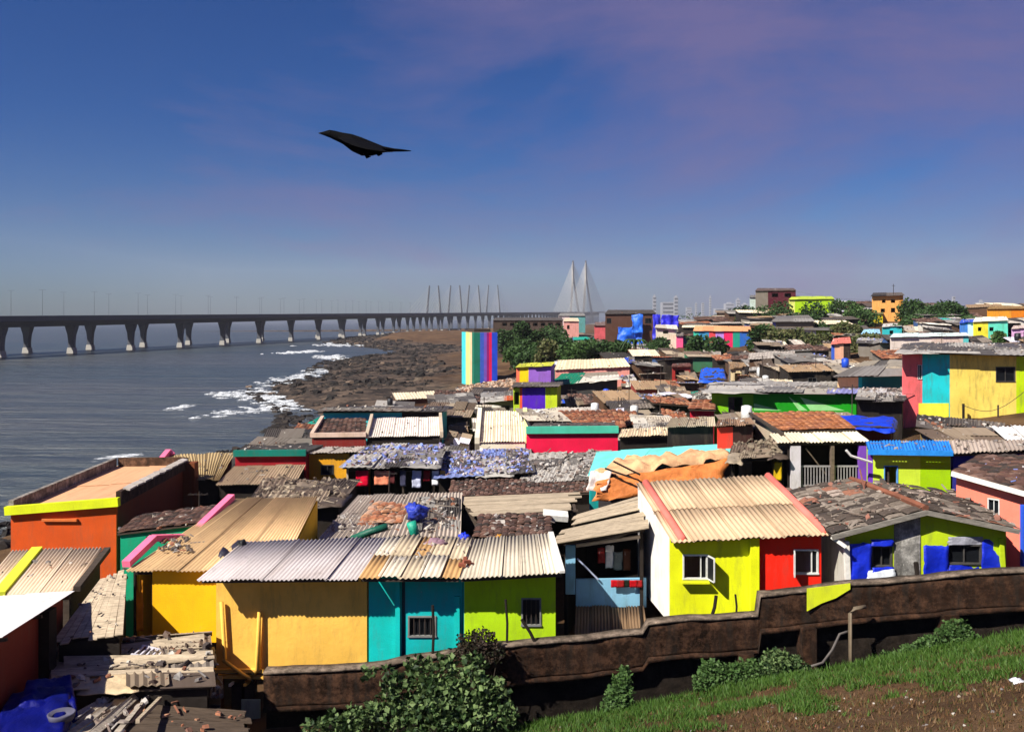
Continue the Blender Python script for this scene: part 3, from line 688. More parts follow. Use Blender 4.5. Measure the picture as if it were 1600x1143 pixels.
for x in (340, 372, 392):
    mb = MB(); a = P(x, 1062, Dw + 0.25); mb.beam((a.x, a.y, 1.5), a, 0.3, 0.3); mb.build('stilt', paint(c(120, 60, 20)) if x == 340 else WOOD_D, rA)
a = P(392, 1100, Dw - 0.2); mb = MB(); mb.box((a.x, a.y, a.z - 0.3), (0.55, 0.05, 0.9)); mb.build('skirting_sheet', paint(c(196, 214, 184)), rA)
guard(300, 835, 880, 1060, 25.5)
# B turquoise house
hB = house('turquoise_house', 'turquoise house with barred window between the yellow and lime houses', Q(25.6, 28.6, 560, 906, 717, 906, 738, 845, 607, 841), TEAL,
    roof=('sheet', c(206, 190, 164), 5, 2, (4, 4, 0.05, [sheetm(c(190, 174, 148), 0.7), sheetm(c(190, 150, 100), 0.7), sheetm(c(206, 194, 174), 0.6)], 0.0)), base=zp(1046, 26.2), oh=(0.92, 0.02, 0.1, 0.02), secs=[(628, TEAL), (633, c(10, 60, 70)), (None, c(0, 172, 172))], ops=[(638, 962, 681, 994, 'bars', plain('window_frame_grey', c(120, 120, 116)))], wear=0.28)
mb = MB(); a = hB['FL'].lerp(hB['FR'], on_wall(hB['FL'], hB['FR'], 622)); mb.box((a.x, a.y - 0.07, (a.z + hB['zb']) / 2 - 0.05), (0.14, 0.13, a.z - hB['zb'] - 0.1)); mb.build('pilaster', paint(TEAL, 0.12), hB['r'])
rubble(hB['r'], [bil(hB['q'], 0.1, 0.35), bil(hB['q'], 1, 0.35), bil(hB['q'], 1, 1), bil(hB['q'], 0.1, 1)], RUB_W, 60, 0.06, 0.24, 'loose_scraps', 0.6, 0.05)
# C lime house
hC = house('lime_house', 'lime green house with one barred window at the end of the front terrace', Q(25.6, 28.6, 717, 906, 880, 898, 862, 836, 738, 845), LIME,
    roof=('sheet', c(198, 186, 166), 5, 1, (5, 4, 0.03)), base=zp(1008, 26.2), oh=(0.92, 0.12, 0.1, 0.0), secs=[(706, TEAL), (None, LIME)], ops=[(815, 934, 845, 977, 'bars', plain('window_frame_grey', c(120, 120, 116)))], wear=0.28)
a = hC['FL'].lerp(hC['FR'], on_wall(hC['FL'], hC['FR'], 711)); mb = MB(); mb.box((a.x + 0.06, a.y - 0.05, zp(990, 26.1)), (0.16, 0.1, 2.0)); mb.build('pilaster', paint(TEAL, 0.12), hC['r'])
mb = MB(); q = hC['q']; mb.beam(q[1] + Vector((-0.03, 0, 0.09)), q[2] + Vector((-0.03, 0, 0.09)), 0.16, 0.07); mb.build('ridge_cap', WHITE, hC['r'])
# D blue-walled shack in the gap
hD = house('shack', 'old plank-roofed shack with pale blue half wall beside the white gable wall', Q(29, 33, 866, 850, 1008, 827, 1005, 775, 905, 803), WOOD_D, roof=('plank', WOOD_L, 9, 'h'), front=False, side=DARK, base=3.6, oh=(0.5, 0.05, 0.1, 0.2), cat='shack')
rD = hD['r']; FL, FRr = hD['FL'], hD['FR']; bl = paint(c(128, 180, 212), 0.3)
A_, B_ = P(900, 905, 29.6), P(1010, 903, 29.6); mb = MB()
wall(rD, A_, B_, zp(948, 29.6), [(0, A_.z), (1, B_.z)], bl, inw=(0, 1))
wall(rD, P(884, 850, 29.4), P(899, 850, 29.4), zp(928, 29.4), [(0, zp(852, 29.4)), (1, zp(852, 29.4))], bl, inw=(0, 1), name='post')
mb = MB(); mb.beam(P(900, 852, 29.4), P(1000, 838, 29.4), 0.1, 0.1); mb.build('lintel', WOOD_L, rD)
mb = MB(); mb.beam(P(902, 872, 29.5), P(935, 905, 29.5), 0.05, 0.05); mb.build('brace', paint(c(160, 170, 200)), rD)
for k, (x, y, w, h, col) in enumerate(((953, 852, 0.28, 0.75, c(205, 205, 205)), (966, 862, 0.3, 0.6, c(110, 120, 118)), (940, 856, 0.25, 0.5, c(120, 30, 30)), (980, 858, 0.24, 0.7, c(90, 50, 30)))):
    a = P(x, y, 29.9); o = drape(None, [a + Vector((-w / 2, 0, -h)), a + Vector((w / 2, 0.05, -h)), a + Vector((w / 2, 0.02, 0)), a + Vector((-w / 2, 0, 0))], tarpm(col, 0.1), 0.05, 6, 8, 'garment', 0, over=0.0, loc=a)
    tag(o, ('grey-white', 'dull green', 'dark red', 'brown')[k] + ' garment hanging in the dark opening of the blue-walled shack', 'clothes')
for k, x in enumerate((960, 969, 978, 989, 997)):
    a = P(x, 905, 29.5); o = drape(None, [a + Vector((-0.12, -0.04, -0.24)), a + Vector((0.12, -0.04, -0.22)), a + Vector((0.12, -0.03, 0)), a + Vector((-0.12, -0.03, 0))], tarpm((c(190, 20, 30), c(150, 30, 30), c(30, 40, 30))[k % 3], 0.1), 0.04, 4, 4, 'cloth', 0, over=0.0, loc=a)
    tag(o, ('red', 'dark red', 'dark green')[k % 3] + ' cloth hung over the pale blue half wall', 'clothes', 'cloths drying on the blue half wall')
house('lean_to', 'low lean-to with brown corrugated roof below the pale blue half wall', Q(26.9, 29.3, 898, 1000, 1012, 992, 1006, 951, 900, 950), WOOD_D, roof=('sheet', c(120, 96, 72), 4, 1, (6, 4, 0.03)), base=2.5, oh=(0.2, 0.05, 0.05, 0.05), cat='shack')
# E white, lemon and red house
hE = house('lemon_and_red_house', 'house with lemon and red front, white gable wall and coral roof edges', Q(27, 31.6, 1050, 848, 1297, 836, 1203, 744, 993, 756), LEMON, side=c(236, 230, 226),
    roof=('sheet', c(192, 164, 132), 7, 2, (5, 4, 0.008)), base=zp(975, 27.4), oh=(0.42, 0.08, 0.1, 0.06), secs=[(1186, LEMON), (None, RED)], ops=[(1067, 866, 1105, 904, 'case', FR_W), (1241, 858, 1278, 896, 'case', FR_W)], wear=0.24)
q = hE['q']; rE = hE['r']
for u in (0.075, 0.985):
    a, b = bil(q, u, 0.03), bil(q, u, 1.0); mb = MB(); mb.tube([a + Vector((0, 0, 0.03)), b + Vector((0, 0, 0.03))], 0.13, 8); mb.build('ridge_cap', paint(CORAL, 0.2), rE, True)
a = hE['FL'].lerp(hE['FR'], on_wall(hE['FL'], hE['FR'], 1177)); mb = MB(); mb.box((a.x, a.y - 0.1, (a.z + hE['zb']) / 2 - 0.06), (0.26, 0.2, a.z - hE['zb'] - 0.12)); mb.build('pilaster', paint(LEMON, 0.1), rE)
for (x, y, s_) in ((1105, 866, 1), (1241, 858, -1)):       # opened casement leaves
    dd = hE['FL'].y; a, b = P(x, y + 1, dd), P(x, y + 37, dd); mb = MB(); t_ = 0.025
    ofs = Vector((0.12 * s_, -0.42, 0)); z0, z1 = b.z, a.z
    for (p0, p1) in (((0, z0), (1, z0)), ((0, z1), (1, z1)), ((0, z0), (0, z1)), ((1, z0), (1, z1))):
        mb.beam(Vector((a.x, a.y, p0[1])) + ofs * p0[0], Vector((a.x, a.y, p1[1])) + ofs * p1[0], 0.04, 0.04)
    lf = mb.build('casement', FR_W, rE, kind=None); mb = MB(); w0 = Vector((a.x, a.y, 0)); mb.box8([w0 + Vector((0, 0, z0)), w0 + ofs + Vector((0, 0, z0)), w0 + ofs + Vector((0.01, 0, z0)), w0 + Vector((0.01, 0, z0))], [w0 + Vector((0, 0, z1)), w0 + ofs + Vector((0, 0, z1)), w0 + ofs + Vector((0.01, 0, z1)), w0 + Vector((0.01, 0, z1))]); mb.build('pane', GLASS, lf)
mb = MB(); mb.box(P(1086, 909, hE['FL'].y - 0.14), (0.85, 0.24, 0.05)); mb.build('window_shelf', paint(LEMON), rE)
guard(985, 740, 1305, 975, 26.9)
# F tiled gable house with blue tarps
rF = thing('tiled_house', 'gable house with broken tile roof, lime gable and blue tarpaulins on its front', 'house', (*P(1440, 800, 28.5)[:2], 5.2))
ap, le, re_ = P(1447, 799, 26.3), P(1300, 838, 26.3), P(1592, 829, 26.0); rb, lb, rbk = P(1330, 752, 31.2), P(1238, 768, 31.2), P(1505, 772, 30.6)
TILE_GM = [None]
t = NT('tile_worn'); oi = t.node('ObjectInfo'); cc_ = t.ramp(oi.outputs['Random'], [(0.0, (0.09, 0.068, 0.054)), (0.3, (0.17, 0.135, 0.105)), (0.5, (0.06, 0.047, 0.04)), (0.66, (0.24, 0.195, 0.155)), (0.9, (0.3, 0.13, 0.08)), (0.93, (0.42, 0.33, 0.27))], True)
cc_ = t.mix(t.ramp(t.noise(t.coord(), 9, 5, 0.7), [(0.4, 0.55), (0.65, 1.0)]), (0.03, 0.024, 0.02), cc_); t.bump(t.noise(t.coord(), 30, 4), 0.4, 0.01); TILE_OBJ = t.done(cc_, 0.92, 0.1)
for qq in ([le, ap, rb, lb], [ap, re_, rbk, rb]):
    mb = MB(); N = qn(qq); mb.box8([p - N * 0.06 for p in qq], [p - N * 0.002 for p in qq]); mb.build('roof_deck', WOOD_D, rF)
    tiles(rF, qq, TILE_OBJ, 0.46, 0.32, 0.035, each=True, skip=0.03)
    rubble(rF, qq, islands('tile_shard', ((0.2, 0.15, 0.12), (0.3, 0.13, 0.09), (0.34, 0.28, 0.23), (0.1, 0.08, 0.065))), 130, 0.06, 0.26, 'tile_shards', 0.35, 0.09)
mb = MB(); mb.tube([ap.lerp(rb, k / 6) + Vector((rnd.uniform(-.03, .03), 0, 0.08 + rnd.uniform(0, 0.05))) for k in range(7)], 0.11, 6); mb.build('ridge_tiles', islands('ridge_tile', TERRA), rF)
for a, b in ((le, ap), (ap, re_)):
    mb = MB(); mb.beam(a + Vector((0, -0.02, -0.02)), b + Vector((0, -0.02, -0.02)), 0.08, 0.14); mb.build('barge_board', woodm((0.3, 0.27, 0.23)), rF)
fa, fb = P(1322, 850, 26.75), P(1572, 846, 26.5); zbF = 5.2; LG = paint(c(182, 206, 24), 0.3)
ug = on_wall(fa, fb, 1447); tops = [(0, le.z - 0.02), (ug, ap.z - 0.1), (1, re_.z + 0.0)]
h1 = (on_wall(fa, fb, 1362), on_wall(fa, fb, 1393), zp(884, 26.7), zp(853, 26.7)); h2 = (on_wall(fa, fb, 1480), on_wall(fa, fb, 1533), zp(880, 26.6), zp(850, 26.6))
wF = wall(rF, fa, fb, zbF, tops, LG, inw=(0, 1), holes=[h1, h2])
fit_opening(wF, fa, fb, Vector((0, 1, 0)), h1, 'win', FR_D); fit_opening(wF, fa, fb, Vector((0, 1, 0)), h2, 'win', FR_D)
for a, b in ((fa, P(1262, 800, 31)), (fb, P(1490, 800, 30.4))): wall(rF, a + Vector((0, 0.15, 0)), b, zbF, [(0, le.z - 0.1), (1, lb.z - 0.12)], paint(c(190, 186, 176), 0.4), inw=(rF.location.x - a.x, 0.3))
mb = MB(); pa = P(1398, 850, 26.62); pb = P(1438, 850, 26.6); mb.box8([(pa.x, pa.y, zbF), (pb.x, pb.y, zbF), (pb.x, pb.y + 0.1, zbF), (pa.x, pa.y + 0.1, zbF)], [(pa.x, pa.y, ap.z - 0.45), (pb.x, pb.y, ap.z - 0.2), (pb.x, pb.y + 0.1, ap.z - 0.2), (pa.x, pa.y + 0.1, ap.z - 0.45)]); mb.build('pillar', concrete(c(176, 172, 164), 0.5), rF)
BLUE = tarpm(c(12, 40, 190))
for (x0, y0, x1, y1) in ((1326, 848, 1361, 908), (1361, 885, 1396, 908), (1361, 842, 1396, 853), (1442, 852, 1481, 905), (1533, 842, 1562, 896), (1480, 882, 1535, 900), (1481, 838, 1534, 851)):
    D_ = 26.55; drape(rF, [P(x0, y1, D_ - 0.06), P(x1, y1, D_ - 0.02), P(x1, y0, D_), P(x0, y0, D_)], BLUE if y0 != 838 else tarpm(c(150, 150, 160)), 0.09, 8, 10, 'tarp', 0, over=0.0)
drape(rF, [P(1352, 915, 26.2), P(1400, 910, 26.3), P(1396, 890, 26.5), P(1356, 892, 26.5)], tarpm(c(196, 200, 204)), 0.1, 8, 6, 'tarp', 0, over=0.0)
mb = MB(); mb.beam(P(1325, 920, 26.5), P(1322, 845, 26.5), 0.14, 0.14); mb.build('post', WHITE, rF)
mb = MB(); mb.beam(P(1299, 838, 26.4), P(1322, 854, 26.2), 0.06, 0.1); mb.build('gutter', WHITE, rF)
mb = MB(); mb.beam(P(1568, 905, 26.45), P(1564, 840, 26.45), 0.12, 0.1); mb.build('post', LG, rF)
HOUSES.append((rF.location.x, 28.5, 6, 6, 1250, 752, 1600, 840, 26.3)); guard(1240, 755, 1600, 910, 26.2)
# G coral house
hG = house('coral_house', 'coral pink house with a small window under a dark tiled roof, edge of the village', Q((29.6, 27.2), (33, 31.5), 1486, 739, 1640, 782, 1680, 716, 1530, 714), c(244, 128, 108), roof=('tile', TILE_D, 0.3), base=5.5, oh=(0.3, 0.1, 0.1, 0.1), ops=[(1544, 779, 1562, 808, 'win', FR_W)], wear=0.15)
q = hG['q']; mb = MB(); mb.beam(q[0] + Vector((0, -0.04, 0)), q[1] + Vector((0, -0.04, 0)), 0.06, 0.16); mb.build('eaves_board', WHITE, hG['r'])
rubble(hG['r'], q, RUB_B, 90, 0.08, 0.25)
a = P(1597, 800, 27.9); mb = MB(); mb.box((a.x, a.y - 0.1, a.z - 1.35), (0.16, 0.14, 3.2)); mb.build('pilaster', paint(c(40, 90, 220)), hG['r'])
guard(1486, 712, 1600, 825, 27)
# H lime house with blue roof
hH = house('lime_house', 'small lime house with blue corrugated roof and dark doorway behind the tiled gable', Q(34.5, 37.6, 1356, 704, 1488, 706, 1482, 690, 1352, 690), c(196, 228, 40), secs=[(1364, c(120, 60, 190)), (1438, c(204, 232, 60)), (None, c(160, 205, 0))], roof=('sheet', c(40, 130, 214), 5, 1, (6, 2, 0.01)), base=6.0, clut=20, oh=(0.35, 0.05, 0.1, 0.05), ops=[(1381, 727, 1403, 790, 'door', FR_B)], wear=0.12)  # right front section darker: shade of a turned wall put into the paint
mb = MB(); mb.beam(hH['q'][0] + Vector((0, -0.05, -0.04)), hH['q'][1] + Vector((0, -0.05, -0.04)), 0.06, 0.2); mb.build('eaves_board', plain('blue_board', c(40, 140, 225)), hH['r'])
mb = MB(); mb.tube([P(1322, 703, 34.3), P(1330, 712, 34.3), P(1362, 722, 34.4)], 0.05, 6); mb.build('drain_pipe', WHITE, hH['r'])
hH2 = house('blue_walled_house', 'long dark blue walled house with grey corrugated roof beside the blue roofed lime house', Q(34.5, 38.5, 1489, 709, 1660, 702, 1650, 688, 1484, 690), c(20, 32, 140), roof=('sheet', c(176, 160, 146), 6, 1, (5, 2, 0.02)), base=6.0, clut=40, oh=(0.4, 0.1, 0.1, 0.02))
guard(1350, 688, 1600, 775, 34)
# I porch house
hI = house('porch_house', 'timber porch house with white sheet roof and balustrade behind the lemon and red house', Q(38, 41.2, 1213, 692, 1358, 691, 1338, 676, 1200, 678), DARK, front=False, side=DARK, roof=('sheet', CREAM, 6, 1, (5, 2, 0.01)), base=5.5, oh=(0.1, 0.1, 0.1, 0.5), cat='house')
rI = hI['r']
for x, w, m in ((1242, 0.42, paint(c(206, 200, 206))), (1300, 0.12, WOOD), (1347, 0.3, paint(c(120, 70, 180)))):
    a = P(x, 696, 38.2); mb = MB(); mb.box((a.x, a.y, (a.z + 5.5) / 2), (w, 0.25, a.z - 5.5)); mb.build('pillar', m, rI)
for y in (728, 758):
    mb = MB(); mb.beam(P(1250, y, 38.25), P(1342, y, 38.25), 0.06, 0.07); mb.build('handrail', plain('grey_rail', c(150, 145, 145)), rI)
for k in range(19):
    x = 1253 + k * 4.7; mb = MB(); mb.beam(P(x, 728, 38.25), P(x, 758, 38.25), 0.035, 0.035); mb.build('baluster', plain('grey_rail', c(150, 145, 145)), rI)
mb = MB(); mb.beam(P(1259, 700, 38.3), P(1290, 740, 38.3), 0.07, 0.05); mb.build('brace', WOOD, rI)
mb = MB(); a, b = P(1240, 762, 38.1), P(1350, 762, 38.1); mb.box8([(a.x, 38.1, 5.5), (b.x, 38.1, 5.5), (b.x, 40.8, 5.5), (a.x, 40.8, 5.5)], [(a.x, 38.1, a.z), (b.x, 38.1, a.z), (b.x, 40.8, a.z), (a.x, 40.8, a.z)]); mb.build('porch_floor', concrete((0.2, 0.17, 0.15)), rI)
hI2 = house('orange_tiled_house', 'house with clean orange tiled roof above the white sheet porch', Q(41.4, 48, 1214, 674, 1338, 671, 1302, 645, 1176, 647), c(190, 170, 150), roof=('tile', islands('bright_tile', ((0.40, 0.15, 0.06), (0.46, 0.19, 0.085), (0.34, 0.125, 0.055), (0.28, 0.11, 0.06))), 0.3), base=5.5)
mb = MB(); q = hI2['q']; mb.beam(q[3] + Vector((-0.15, 0, 0.05)), q[0] + Vector((-0.1, -1.2, 0.05)), 0.14, 0.12); mb.build('barge_board', WOOD_D, hI2['r'])
guard(1175, 643, 1350, 765, 38)
# ------------------------------------------------------------------ left flank
# X gold house with beige roof and pink edge
hX = house('gold_house', 'golden yellow house with beige corrugated roof and pink ridge edge', Q(27.4, 33.4, 197, 893, 440, 893, 497, 779, 366, 781), GOLD, roof=('sheet', c(208, 174, 130), 6, 1, (7, 4, 0.012)), base=zp(1000, 27.9), oh=(0.35, 0.02, 0.05, 0.0), secs=[(208, DARK), (238, DARK), (None, GOLD)], ops=[(209, 897, 237, 998, 'hole', None)], wear=0.1)
q = hX['q']; rX = hX['r']; PK = paint(c(238, 112, 150), 0.12)
e0, e1, e2, e3 = P(197, 884, 27.6), P(240, 843, 29.3), P(296, 841, 30.4), P(362, 778, 33.2)
for a, b in ((e0, e1), (e1, e2), (e2, e3)):
    mb = MB(); mb.beam(a + Vector((0, 0, 0.06)), b + Vector((0, 0, 0.06)), 0.26, 0.2); mb.build('roof_edge', PK, rX)
rubble(rX, [P(245, 872, 28.5), P(300, 872, 28.5), P(300, 846, 30), P(255, 846, 30)], RUB, 60, 0.08, 0.3, lift=0.2)
a = P(222, 905, 27.9); o = drape(None, [P(214, 985, 27.8), P(224, 985, 27.8), P(224, 905, 27.9), P(212, 905, 27.9)], tarpm(c(220, 140, 30), 0.1), 0.07, 6, 12, 'curtain', 0, over=0.0, loc=a); tag(o, 'orange curtain hanging in the dark doorway of the golden house', 'curtain')
a = P(355, 858, 28.9); o = drape(None, [P(342, 866, 28.3), P(372, 866, 28.4), P(380, 850, 29.3), P(350, 852, 29.2)], tarpm(c(40, 36, 52)), 0.25, 8, 6, 'plastic_sheet', 0.12, freq=3, loc=a); tag(o, 'black plastic sheet crumpled on the beige roof of the golden house', 'plastic sheet')
guard(190, 775, 500, 1000, 27.3)
# Y green house
hY = house('green_house', 'green house with rubble strewn tile roof between the orange and golden houses', Q(33, 37, 183, 834, 316, 818, 335, 792, 216, 806), c(0, 150, 110), roof=('tile', TILE_D, 0.26), oh=(0.1, 0.1, 0.1, 0.1), ops=[(228, 833, 256, 843, 'hole', None)], wear=0.2)
rubble(hY['r'], hY['q'], RUB, 60, 0.1, 0.35)
# W orange house
hW = house('orange_house', 'orange house with lime fascia and salmon roof standing at the water edge', Q(36, 47, 14, 801, 183, 787, 293, 728, 181, 729), ORANGE, roof=('sheet', c(222, 168, 126), 2, 2, (0, 1, 0.004)), oh=(0.05, 0.05, 0.05, 0.05), side=c(120, 52, 20), wear=0.25, drop=0.1)  # side walls browner than the front: their shade is put into the paint
q = hW['q']; rW = hW['r']
mb = MB(); mb.beam(q[0] + Vector((-0.1, -0.05, 0.1)), q[1] + Vector((0.1, -0.05, 0.1)), 0.24, 0.34); mb.build('fascia', paint(c(214, 224, 20), 0.12), rW)
for a, b, m, nm in ((q[3], q[0], concrete(c(170, 160, 150)), 'parapet'), (q[1], q[2], concrete(c(90, 70, 60)), 'parapet'), (q[2], q[3], concrete(c(120, 90, 70)), 'parapet')):
    d_ = (b - a).normalized() * 0.16; mb = MB(); mb.beam(a + d_ + Vector((0, 0, 0.2)), b - d_ + Vector((0, 0, 0.2)), 0.2, 0.55); mb.build(nm, m, rW)
for k in range(9):
    p = q[1].lerp(q[2], 0.1 + k * 0.095) + Vector((0.16, 0, 0.5)); mb = MB(); mb.box(p, (0.3, 0.7, 0.08), 0.02, (rnd.gauss(0, .04), 0.2)); mb.build('coping', paint(c(190, 180, 172)), rW)
mb = MB(); a = q[2]; mb.box((a.x + 0.35, a.y - 0.5, a.z - 1.6), (0.6, 0.6, 3.8)); mb.build('chimney_stack', paint(c(120, 62, 30)), rW)
mb = MB(); mb.box(P(93, 812, 35.98), (1.4, 0.1, 0.1)); mb.build('ledge', paint(c(215, 110, 50)), rW)
guard(10, 722, 295, 865, 35.8)
# Z corrugated roof and white roof, lower left
hZ = house('shed', 'shed with ribbed beige roof and lime edge strip below the orange house', Q(27, 31.5, -45, 938, 112, 926, 162, 857, 20, 862), WOOD_D, clut=14, roof=('sheet', sheetm(c(226, 204, 178), 0.25), 3, 1, (9, 4, 0.01, None, 0, 0.045)), oh=(0.1, 0.1, 0.1, 0.1), cat='shed')
q = hZ['q']; a, b = P(-2, 934, 27), P(58, 862, 31.4); mb = MB(); mb.beam(a + Vector((0, 0, 0.12)), b + Vector((0, 0, 0.12)), 0.34, 0.14); mb.build('edge_strip', paint(c(222, 232, 60), 0.1), hZ['r'])
mb = MB(); mb.beam(P(120, 922, 27.2) + Vector((0, 0, 0.05)), P(168, 860, 31.3) + Vector((0, 0, 0.05)), 0.2, 0.16); mb.build('edge_beam', WOOD_D, hZ['r'])
house('shed', 'shed under a bright white flat sheet roof with dark red side wall', Q((21.0, 20.6), 26.2, -190, 1030, 4, 998, 116, 926, -30, 934), c(120, 34, 18), roof=('sheet', c(236, 232, 228), 2, 1, (0, 1, 0.004)), oh=(0.2, 0.35, 0.1, 0.1), cat='shed', wear=0.3, drop=0.08)
mb = MB(); a = P(74, 960, 24.2); mb.box((a.x - 0.1, a.y, 3.6), (0.5, 0.4, 5.2)); tag(mb.build('post', DARK, None, loc=(a.x, a.y, 1)), 'thick dark timber post at the corner of the dark red shed', 'post')
guard(0, 855, 170, 1080, 20)
# plank and rubble roofs behind and in front
hP1 = house('plank_shack', 'shack with steep roof of loose pale planks beside the golden house doorway', Q(24.6, 28.2, 84, 1006, 192, 992, 199, 893, 160, 900), DARK, roof=('plank', WOOD_L, 8, 'v'), oh=(0.1, 0.1, 0.1, 0.1), cat='shack')
rubble(hP1['r'], hP1['q'], RUB, 24, 0.06, 0.2, lift=0.1)
hP2 = house('rubble_roof_shack', 'low shack heaped with cloth, rubble and boards below the golden house', Q(22.6, 26.6, 86, 1082, 330, 1072, 322, 993, 92, 1006), DARK, roof=('junk', 'brown', 14, (c(200, 176, 140), c(120, 110, 100)), RUB, 120, 0.16), oh=(0.1, 0.1, 0.1, 0.1), cat='shack', base=1.6)
planks(hP2['r'], hP2['q'], WOOD_L, 15, 'h', jit=0.26, miss=0.3)
mb = MB(); mb.beam(P(100, 1013, 25.6), P(318, 1018, 25.4), 0.22, 0.12); mb.build('pole', WOOD_L, hP2['r'])
fr = MB(); a, b, c_, d_ = P(205, 1036, 24.6), P(316, 1060, 24.2), P(318, 1045, 24.9), P(222, 1022, 25.3)
up = Vector((0, 0, 0.25)); fr.beam(a + up, b + up, 0.06); fr.beam(d_ + up, c_ + up, 0.06)
for k in range(13): fr.beam(a.lerp(b, (k + 0.5) / 13) + up, d_.lerp(c_, (k + 0.5) / 13) + up, 0.05)
tag(fr.build('iron_grille', plain('pale_iron', c(200, 196, 204)), None, loc=a), 'old white iron window grille lying on the rubble by the yellow house', 'grille')
hP3 = house('patched_shack', 'patched shack roof of pastel cloth and boards near the blue tarpaulins', Q(20.4, 23.6, 60, 1165, 175, 1165, 252, 1072, 196, 1078), DARK, roof=('junk', 'brown', 10, (c(140, 170, 180), c(190, 160, 140)), RUB_W, 90, 0.14), oh=(0.1, 0.1, 0.1, 0.1), cat='shack', base=1.2)
planks(hP3['r'], hP3['q'], woodm((0.45, 0.38, 0.3)), 9, 'v', jit=0.25, miss=0.35)
hP4 = house('plank_roof_shack', 'dark brown boarded roof in front of the yellow house stilts', Q(20.3, 23.0, 165, 1170, 400, 1170, 385, 1105, 246, 1092), DARK, roof=('plank', woodm((0.12, 0.085, 0.06)), 7, 'h'), oh=(0.1, 0.1, 0.1, 0.1), cat='shack', base=1.2)
mb = MB(); mb.beam(P(215, 1143, 20.6) + up, P(250, 1106, 22.6) + up, 0.09, 0.09); mb.build('pole', WOOD_L, hP4['r'])
rubble(hP4['r'], hP4['q'], RUB_T, 40, 0.08, 0.25, lift=0.1)
hP5 = house('collapsed_shack', 'collapsed tin and board roof beside the joists of the yellow house', Q(23.0, 25.2, 232, 1100, 345, 1100, 345, 1060, 250, 1048), DARK, roof=('junk', 'brown', 8, (), RUB, 120, 0.2), oh=(0.1, 0.1, 0.1, 0.1), cat='shack', base=1.5)
for k, (pts, col, lb) in enumerate(((((-30, 1170), (95, 1165), (112, 1070), (20, 1082)), c(6, 14, 96), 'large blue tarpaulin spread over the yard beside the dark red shed'), (((30, 1100), (118, 1098), (110, 1058), (45, 1062)), c(8, 16, 110), 'dark blue tarpaulin bunched against the dark red wall'))):
    qq = [P(pts[0][0], pts[0][1], 19.6 + 1.6 * k), P(pts[1][0], pts[1][1], 19.9 + 1.6 * k), P(pts[2][0], pts[2][1], 22.2 + 0.6 * k), P(pts[3][0], pts[3][1], 22.0 + 0.6 * k)]
    tag(drape(None, qq, tarpm(col, 0.12), 0.14, 26, 20, 'tarpaulin', 0.4, freq=1.6, loc=(qq[0] + qq[2]) / 2), lb, 'tarpaulin')
a = P(96, 1124, 20.9); mb = MB(); ring = []
for k in range(4):
    rr, zz = ((0.26, 0.0), (0.31, 0.16), (0.28, 0.18), (0.24, 0.05))[k]; ring.append([(a.x + rr * math.cos(t_ * math.pi / 8), a.y + rr * math.sin(t_ * math.pi / 8), a.z + zz) for t_ in range(16)])
for rg in ring: mb.v += rg
for k in range(3): mb.f += [(k * 16 + i, k * 16 + (i + 1) % 16, k * 16 + 16 + (i + 1) % 16, k * 16 + 16 + i) for i in range(16)]
mb.f += [tuple(range(16))[::-1], tuple(range(48, 64))]
tag(mb.build('basin', plain('grey_plastic', c(84, 82, 100)), None, True, loc=a), 'round grey plastic basin between the blue tarpaulin and the patched roof', 'basin')
guard(0, 990, 400, 1143, 19.5)
# S houses along the shore
hS = house('red_and_teal_house', 'flat roofed dark red house with teal parapet above ribbed sheets', Q(50.2, 56, 366, 707, 479, 706, 505, 695, 385, 697), c(150, 12, 28), clut=30, roof=('slab', concrete((0.1, 0.09, 0.085))), oh=(0.05, 0.05, 0.05, 0.05), wear=0.15)
q = hS['q']; mb = MB(); mb.beam(q[0] + Vector((0, -0.08, -0.02)), q[1] + Vector((0, -0.08, -0.02)), 0.25, 0.34); mb.build('parapet', paint(c(0, 110, 96)), hS['r'])
house('sheet_roofed_house', 'low house under ribbed brown sheets in front of the dark red wall', Q(46, 50, 337, 758, 462, 756, 478, 727, 366, 729), DARK, clut=40, roof=('sheet', c(176, 152, 124), 5, 1, (6, 2, 0.02)))
hS3 = house('sheet_roofed_house', 'house under olive brown sheets with a pink gable tip by the sea', Q(46.5, 53.5, 286, 750, 343, 750, 368, 708, 258, 712), DARK, clut=30, roof=('sheet', c(158, 136, 98), 5, 2, (5, 2, 0.02)))
for a, b in ((P(250, 722, 51.5), P(263, 706, 53.5)), (P(263, 706, 53.5), P(269, 712, 53.4))):
    mb = MB(); mb.beam(a, b, 0.3, 0.35); mb.build('gable_cap', PK, hS3['r'])
house('yellow_house', 'small yellow house with shuttered window beside the red and teal house', Q(51, 57, 470, 709, 577, 706, 592, 698, 490, 700), c(226, 160, 26), clut=30, roof=('sheet', c(220, 208, 190), 5, 1, (5, 2, 0.02)), secs=[(546, c(226, 160, 26)), (None, DARK)], ops=[(502, 726, 521, 741, 'win', FR_D)], oh=(0.3, 0.1, 0.1, 0.25))
hU = house('laundry_shack', 'open fronted shack with laundry under a roof strewn with blue rubble', Q(47, 53.5, 535, 731, 682, 728, 692, 695, 578, 697), DARK, front=False, side=DARK, roof=('junk', 'grey', 9, ((0.3, 0.3, 0.5),), RUB_B, 420, 0.12), cat='shack', oh=(0.3, 0.1, 0.1, 0.1))
